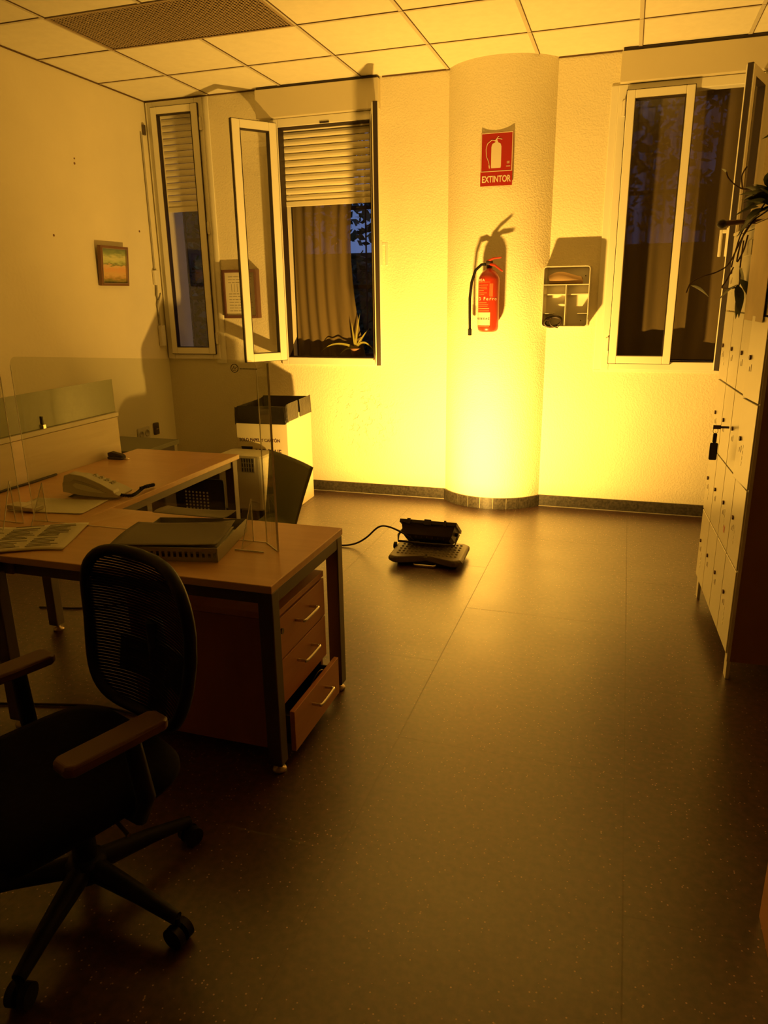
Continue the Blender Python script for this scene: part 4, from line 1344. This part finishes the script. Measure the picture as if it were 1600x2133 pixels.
# newspaper at the left end of the near desk
np_ = thing('newspaper', 'unfolded printed newspaper lying across the left end of the near desk', 'newspaper', (-2.02, 1.98, ZT + .0012))
Tn = Matrix.Translation(Vector((-2.12, 2.00, ZT + .002))) @ Matrix.Rotation(radians(22), 4, 'Z')
MB(True).grid(lambda u, v: Tn @ Vector((-.26 + .52 * u, -.16 + .30 * v + .012 * sin(9 * u), .006 + .003 * sin(4 * u + 3 * v))), 16, 12, .004).build('sheets', M_['paper'], np_)
mb = MB()
rnd = random.Random(9)
for cxx in range(4):
    for k in range(16):
        xx = -.235 + cxx * .120; yy = -.135 + k * .0165
        if rnd.random() < .12:
            continue
        ln = rnd.uniform(.07, .105)
        p0 = Tn @ Vector((xx, yy + .012 * sin(9 * ((xx + .26) / .52)), .0092)); p1 = Tn @ Vector((xx + ln, yy + .012 * sin(9 * ((xx + ln + .26) / .52)), .0092))
        mb.tube([p0 + Vector((0, 0, .001)), (p0 + p1) / 2 + Vector((0, 0, .0016)), p1 + Vector((0, 0, .001))], .0014, 5)
mb.build('print', M_['print'], np_)

# items on the far desk
sheet('document_sheet', 'long white document sheet under the telephone on the far desk', 'paper', Matrix.Translation(Vector((-2.24, 2.42, ZT))) @ Matrix.Rotation(radians(8), 4, 'Z'), .34, .21, .004, M_['paper'], .001)
nb_ = thing('notepad', 'small cream notepad lying on the white document sheet', 'notepad', (-2.31, 2.36, ZT + .006))
Tq = Matrix.Translation(Vector((-2.33, 2.33, ZT + .0075))) @ Matrix.Rotation(radians(-4), 4, 'Z')
MB().rbox((-.075, -.03, 0), (.075, .03, .016), .008, Tq).build('pages', M_['cream'], nb_)
MB().rbox((-.073, -.028, .016), (.02, .028, .018), .006, Tq).build('cover', M_['paper'], nb_)

ph = thing('telephone', 'cream desk telephone with its handset resting on the far desk', 'telephone', (-2.19, 2.60, ZT))
Tf = Matrix.Translation(Vector((-2.315, 2.535, ZT + .006))) @ Matrix.Rotation(radians(8), 4, 'Z')
body = [(0, .022), (.002, .062), (.02, .082), (.06, .082), (.14, .062), (.22, .035), (.268, .012), (.262, .002), (.20, .0), (.10, .006)]
MB().prism(body, .0, .125, 1, Tf, ch=.004).build('body', M_['cream'], ph, bevel=.003)
hsn = [(.012, .070), (.02, .098), (.05, .108), (.11, .098), (.19, .066), (.245, .036), (.250, .022), (.225, .024), (.205, .040), (.17, .052), (.11, .072), (.065, .082), (.045, .070)]
MB().prism(hsn, -.008, .045, 1, Tf, ch=.004).build('handset', M_['cream'], ph, bevel=.004)
inl = [(.055, .055), (.07, .066), (.12, .056), (.18, .037), (.21, .024), (.19, .022), (.12, .030), (.07, .042)]
MB().prism(inl, -.0035, .0, 1, Tf).build('side_recess', M_['sticker'], ph)
MB().prism([(.01, -.006), (.03, -.006), (.07, .012), (.05, .014)], .02, .15, 1, Tf).build('stand', M_['grey_dark'], ph)
kp = MB()
for r in range(4):
    for c_ in range(3):
        yy = .055 + c_ * .021; xx = .10 + r * .028; zz = .062 - (xx - .14) * .34 + .002
        kp.box((xx, yy, zz - .004), (xx + .014, yy + .013, zz + .004), Tf)
kp.build('keypad', M_['cream_dark'], ph)
cc = MB(True)
cp = smooth_path([(-2.05, 2.585, ZT + .020), (-2.02, 2.605, ZT + .012), (-1.985 - .03, 2.64, ZT + .013), (-2.03, 2.69, ZT + .013), (-2.05, 2.76, ZT + .013), (-2.035, 2.80, ZT + .013), (-2.022, 2.77, ZT + .018), (-2.03, 2.70, ZT + .022)], 10)
n = len(cp); co = []
for i in range(n * 4):
    t = i / 4; k = min(int(t), n - 2); p = cp[k].lerp(cp[k + 1], t - k)
    tn = (cp[k + 1] - cp[k]).normalized(); u_ = tn.cross(Vector((0, 0, 1))).normalized(); w_ = tn.cross(u_)
    a = i * 1.15
    co.append(p + (u_ * cos(a) + w_ * sin(a)) * .0065)
cc.tube(co, .0022, 5)
cc.build('coiled_cord', M_['black'], ph)

dc = thing('black_stapler', 'small black stapler against the partition at the far end of the far desk', 'stapler', (-2.60, 3.30, ZT))
MB().rbox((-2.655, 3.27, ZT + .0005), (-2.56, 3.315, ZT + .014), .008).build('base', M_['gasket'], dc)
MB().prism([(-2.655, ZT + .016), (-2.555, ZT + .016), (-2.57, ZT + .028), (-2.635, ZT + .040), (-2.655, ZT + .034)], 3.278, 3.308, 1).build('arm', M_['gasket'], dc, bevel=.003)
MB().box((-2.56, 3.285, ZT + .004), (-2.53, 3.30, ZT + .008)).build('tongue', M_['bright'], dc)
tag(MB(True).tube(smooth_path([(-2.655, 1.95, ZT + .0068), (-2.652, 2.3, ZT + .0068), (-2.655, 2.55, ZT + .0072), (-2.650, 2.72, ZT + .0068), (-2.652, 2.88, ZT + .0072)]), .006, 8).build('desk_cable', M_['gasket'], None), 'dark cable lying along the foot of the partition on the far desk', 'cable')
tag(MB(True).tube(smooth_path([(-2.75, 2.74, .005), (-2.50, 2.80, .005), (-2.30, 2.93, .005), (-2.15, 2.90, .005), (-2.05, 3.1, .005)]), .004, 6).build('floor_cable', M_['gasket'], None), 'thin dark cable curving over the floor under the far desk', 'cable')
tag(MB(True).tube(smooth_path([(-2.35, 1.90, .006), (-2.03, 1.985, .006), (-1.82, 2.03, .006), (-1.62, 2.02, .006)]), .005, 6).build('floor_cable', M_['gasket'], None), 'dark cable on the floor behind the mesh chair', 'cable')

# ================================================================== MESH OFFICE CHAIR
oc = thing('office_chair', 'black mesh-backed office swivel chair with brown armrests near the camera', 'chair', (-1.22, 1.235, 0), radians(-21))
# local frame: the chair faces -y


def backfn(u, v, off=0.0, k=1.0):
    s = (2 * u - 1) * k; t = v
    w = .240 * (1 - .20 * (1 - t) ** 2) - .012 * t * t
    return Vector((s * w, .225 + .05 * s * s * -1 + .03 * sin(t * pi) - .01 + .04 * t + off, .455 + .43 * t))


# rounded outline in the (s, t) plane
def outline(nn=48, e=3.6):
    out = []
    for k in range(nn):
        a = 2 * pi * k / nn
        c_, s_ = cos(a), sin(a)
        out.append(((abs(c_) ** (2 / e)) * (1 if c_ >= 0 else -1), (abs(s_) ** (2 / e)) * (1 if s_ >= 0 else -1)))
    return out


OUT = outline()
ring = [backfn((p[0] + 1) / 2, (p[1] + 1) / 2) for p in OUT]
MB(True).tube(ring, .016, 10, True).build('back_frame', M_['black'], oc, local=True)
mb = MB(True)
vs = []; fs = []
NR = 6
for r in range(NR + 1):
    k = r / NR
    for p in OUT:
        vs.append(backfn((p[0] * k + 1) / 2, (p[1] * k + 1) / 2, -.004))
no = len(OUT)
for r in range(NR):
    for i in range(no):
        j = (i + 1) % no
        fs.append((r * no + i, r * no + j, (r + 1) * no + j, (r + 1) * no + i))
mb._add(vs, fs, True)
mb.build('back_mesh', M_['chair_mesh'], oc, local=True)
MB(True).grid(lambda u, v: backfn(.14 + .72 * u, .16 + .22 * v, .03), 12, 6, .014).build('lumbar_pad', M_['black'], oc, local=True)
MB(True).tube([(0, .27, .70), (0, .275, .56), (0, .25, .44), (0, .14, .385), (0, .02, .375)], [.022, .026, .028, .026, .024], 10).build('back_support', M_['black'], oc, local=True)


def seatfn(u, v, z, k=1.0):
    e = 4.5
    a = 2 * pi * u
    c_, s_ = cos(a), sin(a)
    xx = (abs(c_) ** (2 / e)) * (1 if c_ >= 0 else -1) * .245 * v; yy = (abs(s_) ** (2 / e)) * (1 if s_ >= 0 else -1) * .245 * v
    return xx, yy


mb = MB(True)
vs = []; fs = []
prof = [(0, .435), (.4, .437), (.8, .440), (.95, .432), (1.0, .415), (1.0, .395), (.96, .378), (0, .374)]
nn = 48
for k, z in prof:
    for i in range(nn):
        xx, yy = seatfn(i / nn, max(k, .001), z)
        dz = -.03 * max(0, (-yy - .12) / .125) ** 2
        vs.append((xx, yy - .045, z + dz))
for r in range(len(prof) - 1):
    for i in range(nn):
        j = (i + 1) % nn
        fs.append((r * nn + i, r * nn + j, (r + 1) * nn + j, (r + 1) * nn + i))
mb._add(vs, fs, True).build('seat', M_['black_soft'], oc, local=True)
MB().rbox((-.11, -.14, .345), (.11, .12, .374), .02).build('mechanism', M_['black'], oc, local=True)
MB(True).lathe([(.03, 0), (.03, .16), (.024, .165), (.024, .25)], (0, 0, .10), 18).build('gas_lift', M_['black'], oc, local=True)
MB().cyl((.11, .0, .36), (.27, -.02, .358), .005, 8).build('tilt_lever', M_['steel'], oc, local=True)
for s_ in (-1, 1):
    T = Matrix()
    am = MB(True)
    am.tube([(s_ * .16, .02, .362), (s_ * .25, .025, .37), (s_ * .275, .03, .43), (s_ * .262, .02, .57)], [.018, .02, .022, .020], 10)
    arm = am.build('arm_support', M_['black'], oc, local=True)
    pad = MB()
    padp = [(-.032, -.13), (-.022, -.142), (.022, -.142), (.034, -.128), (.038, 0), (.034, .095), (.022, .108), (-.022, .108), (-.034, .095), (-.036, 0)]
    pad.prism([(p[0] + s_ * .252, p[1]) for p in padp], .575, .602, 2, None, ch=.006)
    pad.build('arm_pad', M_['armpad'], oc, local=True, bevel=.004)
for k in range(5):
    a = radians(-17 + 72 * k + 27.4 + 2)
    ex_, ey_ = cos(a) * .295, sin(a) * .295
    MB(True).tube([(cos(a) * .02, sin(a) * .02, .115), (ex_ * .6, ey_ * .6, .095), (ex_, ey_, .072)], [.030, .022, .016], 10).build('base_arm', M_['black'], oc, local=True)
    sd = Vector((-sin(a), cos(a), 0))
    c0 = Vector((ex_, ey_, .029))
    cw = MB(True)
    for q in (-1, 1):
        cw.cyl(c0 + sd * (q * .006), c0 + sd * (q * .024), .028, 16)
    cw.cyl(c0 + Vector((0, 0, .02)), Vector((ex_, ey_, .075)), .008, 8)
    cw.build('castor', M_['black'], oc, local=True)
MB(True).lathe([(.045, 0), (.05, .01), (.05, .05), (.035, .06)], (0, 0, .085), 18).build('base_hub', M_['black'], oc, local=True)

# ================================================================== LOCKERS
LKX, LKY, LKR = .4845, 2.84, radians(2.68)
lk = thing('locker_cabinet', 'tall cream locker cabinet with rows of small doors along the right wall', 'locker', (LKX, LKY, 0), LKR)
s0, s1, lz0, lz1, ldp = .10, 1.005, .10, 1.742, .43
MB().box((.012, s0, lz0), (ldp, s1, lz1)).build('carcass', M_['locker'], lk, local=True, bevel=.003)
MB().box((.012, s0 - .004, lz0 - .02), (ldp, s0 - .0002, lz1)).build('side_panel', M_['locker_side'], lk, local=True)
MB().box((.0, s0 - .004, lz0 - .02), (.012, s0 + .004, lz1)).build('corner_strip', M_['locker'], lk, local=True)
MB().box((-.008, s0 - .012, lz1), (ldp, s1 + .01, lz1 + .014)).build('top_panel', M_['locker'], lk, local=True, bevel=.003)
for (ax_, ay_) in ((.003, s0 + .0), (.003, s1 - .06), (.36, s0), (.36, s1 - .06)):
    MB().prism([(ax_, lz0 - .0005), (ax_ + .014, lz0 - .0005), (ax_ + .014, 0), (ax_ + .001, 0)], ay_, ay_ + .05, 1).build('foot', M_['locker'] if ax_ < .1 else M_['locker_side'], lk, local=True)
colw = (s1 - s0) / 4; rowz = [lz0 + .01, .463, .785, 1.107, 1.418, lz1]
rnd = random.Random(11)
for r in range(5):
    for c_ in range(4):
        ya = s0 + colw * c_; yb = ya + colw
        g = .0030
        ajar = Matrix()
        if (r, c_) in ((3, 0), (2, 0)):
            ajar = Matrix.Translation(Vector((0, ya + g, 0))) @ Matrix.Rotation(radians(3.2), 4, 'Z') @ Matrix.Translation(Vector((0, -ya - g, 0)))
        T = ajar
        d_ = MB().box((-.006, ya + g, rowz[r] + g), (.0115, yb - g, rowz[r + 1] - g), T).build('door', M_['locker'], lk, local=True, bevel=.002)
        # its children live in the locker's frame too
        def kid(mb_, nm, mm):
            loc = d_.location.copy()
            mb_.v = [v - loc for v in mb_.v]
            mb_.build(nm, mm, d_, local=True)
        lh = rowz[r + 1] - .155
        kid(MB().cyl(T @ Vector((-.012, yb - .05, lh)), T @ Vector((-.006, yb - .05, lh)), .009, 12), 'lock', M_['armpad'])
        kid(MB().box((-.0068, yb - .075, lh - .050), (-.0058, yb - .071, lh - .024), T).box((-.0068, yb - .052, lh - .052), (-.0058, yb - .048, lh - .034), T), 'vent_slots', M_['armpad'])
        if rnd.random() < .6:
            st_ = MB()
            for q in range(rnd.randint(2, 4)):
                zz = rowz[r] + .07 + q * .022
                st_.box((-.0068, yb - .10, zz), (-.0058, yb - .085, zz + .014), T)
            kid(st_, 'sticker', M_['sticker'])
        if (r, c_) == (1, 1):
            kid(MB().box((-.0068, ya + .09, rowz[r] + .055), (-.0058, ya + .115, rowz[r] + .085), T), 'red_sticker', M_['red_mark'])

# keys in one lock
ky = thing('key_bunch', 'bunch of dark keys hanging from a locker door lock', 'keys', (.45, 3.40, .80))
Tk = Matrix.Translation(Vector((LKX, LKY, 0))) @ Matrix.Rotation(LKR, 4, 'Z')
ks = s0 + colw * 2 + .0 + .10
ks = .552
mb = MB()
mb.cyl(Tk @ Vector((-.012, ks, .948)), Tk @ Vector((-.045, ks, .948)), .005, 8)
mb.box((-.075, ks - .003, .940), (-.045, ks + .003, .956), Tk)
mb.build('key', M_['grey_dark'], ky)
MB().tube([Tk @ Vector((-.064 + .010 * cos(t * pi / 8), ks, .932 + .012 * sin(t * pi / 8))) for t in range(16)], .0015, 6, True).build('key_ring', M_['bright'], ky)
MB().rbox((-.080, ks - .004, .805), (-.048, ks + .004, .880), .006, Tk, axis=1).rbox((-.072, ks - .006, .880), (-.056, ks + .006, .922), .006, Tk, axis=1).build('leather_fob', M_['gasket'], ky)

# paper notice hanging over the locker top
nt_ = MB().box((-.016, .16, 1.395), (-.014, .50, lz1 + .010), Tk)
nt_.box((-.016, .16, lz1 + .0155), (.30, .50, lz1 + .0165), Tk)
M_['notice'] = mat('tan_paper', (0.66, 0.55, 0.36), 0.8, noise=.1, nscale=6)
tag(nt_.build('paper_notice', M_['notice'], None), 'large tan paper sheet hanging down over the locker doors', 'paper')
hd = MB().box((-.0165, .52, 1.64), (-.010, .66, 1.70), Tk)
tag(hd.build('locker_label', M_['locker'], None, bevel=.002), 'blank pale label strip on the top row of lockers', 'label')


# trailing plant on the locker top
tp = thing('trailing_plant', 'trailing houseplant with thin brown vines spilling over the locker top', 'plant', tuple(Tk @ Vector((.14, .62, lz1 + .015))))
MB().lathe([(.05, 0), (.065, .08), (.072, .10), (.066, .102), (.05, .085)], tuple(Tk @ Vector((.12, .60, lz1 + .0145))), 20).build('pot', M_['pot'], tp)


def leafm(base, d, L, w, m_=None):
    base = Vector(base); d = Vector(d).normalized(); sd = d.cross(Vector((.1, .2, 1))).normalized(); nn_ = sd.cross(d)
    mb = MB(True)
    vs = []; fs = []
    n_ = 7
    for i in range(n_ + 1):
        t = i / n_
        wd = w * (sin(pi * min(1, t ** .75)) * (1 - .25 * t)) + .0006
        p = base + d * L * t - Vector((0, 0, 1)) * (L * .22 * t * t)
        vs += [p - sd * wd + nn_ * wd * .25, p, p + sd * wd + nn_ * wd * .25]
    for i in range(n_):
        for k in range(2):
            fs.append((i * 3 + k, i * 3 + k + 1, (i + 1) * 3 + k + 1, (i + 1) * 3 + k))
    mb._add(vs, fs, True)
    return mb


def TKp(x, s, z):
    return Tk @ Vector((x, s, z))


vines = [
    [TKp(.10, .62, 1.85), TKp(.03, .62, 1.80), TKp(-.03, .64, 1.75), TKp(-.05, .66, 1.66), TKp(-.055, .68, 1.60)],
    [TKp(.03, .60, 1.84), TKp(-.03, .64, 1.72), TKp(-.06, .70, 1.62), TKp(-.10, .72, 1.585), TKp(-.16, .74, 1.565), TKp(-.20, .74, 1.54), TKp(-.215, .74, 1.50)],
    [TKp(-.03, .62, 1.70), TKp(-.035, .60, 1.60), TKp(-.03, .60, 1.54), TKp(-.04, .58, 1.50), TKp(-.035, .57, 1.44)],
    [TKp(-.05, .66, 1.60), TKp(-.07, .66, 1.55), TKp(-.085, .66, 1.52), TKp(-.06, .62, 1.515), TKp(-.04, .60, 1.52)],
    [TKp(.08, .60, 1.88), TKp(.02, .64, 1.90), TKp(-.05, .66, 1.90), TKp(-.10, .68, 1.94), TKp(-.115, .68, 1.97)],
    [TKp(-.05, .66, 1.90), TKp(-.055, .68, 1.95), TKp(-.04, .68, 1.985)],
    [TKp(.0, .60, 1.78), TKp(-.04, .58, 1.72), TKp(-.05, .60, 1.62), TKp(-.03, .60, 1.66), TKp(-.02, .60, 1.72)],
]
for v in vines:
    MB(True).tube(smooth_path(v, 5), .0032, 6).build('vine', M_['stem'], tp)
leaves = [
    (TKp(-.20, .74, 1.53), (.9, .1, -.35), .085, .022), (TKp(-.035, .60, 1.53), (-.8, -.3, -.5), .09, .028), (TKp(-.04, .60, 1.60), (.3, -.2, -1), .11, .030),
    (TKp(-.03, .57, 1.55), (.3, -.8, -.6), .10, .028), (TKp(-.035, .57, 1.48), (.0, -.1, -1), .07, .014), (TKp(-.04, .58, 1.53), (.1, -.5, -.9), .12, .026),
    (TKp(.06, .62, 1.84), (-.6, .2, .8), .13, .045), (TKp(.06, .60, 1.84), (-.8, -.4, .3), .13, .045), (TKp(.06, .60, 1.85), (-.2, -.9, .5), .14, .05),
    (TKp(.08, .64, 1.85), (.2, .4, .9), .15, .05), (TKp(.08, .58, 1.84), (.7, -.3, .6), .15, .05), (TKp(.05, .60, 1.82), (-.7, -.7, -.2), .12, .045),
    (TKp(.04, .62, 1.86), (-.6, -.1, .2), .12, .04), (TKp(-.115, .68, 1.965), (-.5, 0, .6), .03, .010), (TKp(.10, .60, 1.86), (.3, -.9, .2), .15, .05),
    (TKp(.04, .58, 1.88), (.1, -.6, .7), .14, .045), (TKp(.02, .62, 1.80), (-.5, -.2, -.4), .11, .04),
]
rnd = random.Random(21)
for k in range(16):
    a = rnd.uniform(0, 2 * pi); e = rnd.uniform(-.5, 1.0)
    leaves.append((TKp(rnd.uniform(.01, .07), rnd.uniform(.56, .64), rnd.uniform(1.81, 1.88)), (cos(a) * cos(e) - .25, sin(a) * cos(e) - .2, sin(e)), rnd.uniform(.07, .11), rnd.uniform(.026, .038)))
for q in leaves:
    leafm(*q).build('leaf', M_['leaf'], tp)
tp2 = thing('leafy_plant', 'broad dark leaf of a second plant reaching in above the lockers at the right edge', 'plant', tuple(Tk @ Vector((.28, .35, lz1 + .015))))
MB().lathe([(.06, 0), (.075, .09), (.082, .11), (.075, .112), (.06, .095)], tuple(Tk @ Vector((.30, .35, lz1 + .0175))), 20).build('pot', M_['pot'], tp2)
for q in ([TKp(.28, .35, 1.84), TKp(.20, .42, 1.99), TKp(.12, .50, 2.085)], [TKp(.30, .35, 1.84), TKp(.33, .34, 2.0), TKp(.35, .33, 2.12)]):
    MB(True).tube(smooth_path(q, 5), .004, 6).build('stem', M_['stem'], tp2)
leafm(TKp(.13, .49, 2.08), (-.85, .1, .05), .16, .055).build('leaf', M_['leaf'], tp2)
leafm(TKp(.35, .33, 2.12), (-.1, -.6, .7), .2, .06).build('leaf', M_['leaf'], tp2)

rd = thing('wooden_stick', 'thick brown stick lying on the locker top and jutting over its front edge', 'stick', tuple(TKp(.0, .70, lz1 + .02)))
MB(True).tube([TKp(-.105, .68, lz1 + .030), TKp(-.04, .69, lz1 + .035), TKp(.16, .72, lz1 + .038)], [.013, .010, .009], 10).build('shaft', M_['armpad'], rd)
MB(True).lathe([(.006, -.016), (.017, -.010), (.020, 0), (.017, .012), (.006, .018)], tuple(TKp(-.110, .68, lz1 + .028)), 14).build('knob', M_['gasket'], rd)

# wooden cabinet at the right edge, close to the camera
wc = thing('wooden_cabinet', 'orange-brown wooden cabinet end at the right edge near the camera', 'cabinet', (.67, 1.2, 0))
MB().box((.425, .72, .0), (.445, 1.686, .74)).build('side_panel', M_['beech_front'], wc, bevel=.003)
MB().box((.447, .74, .02), (.93, 1.675, .74)).build('body', M_['carcass'], wc, bevel=.003)
MB().box((.42, .71, .7405), (.94, 1.695, .765)).build('top', M_['beech_front'], wc, bevel=.003)
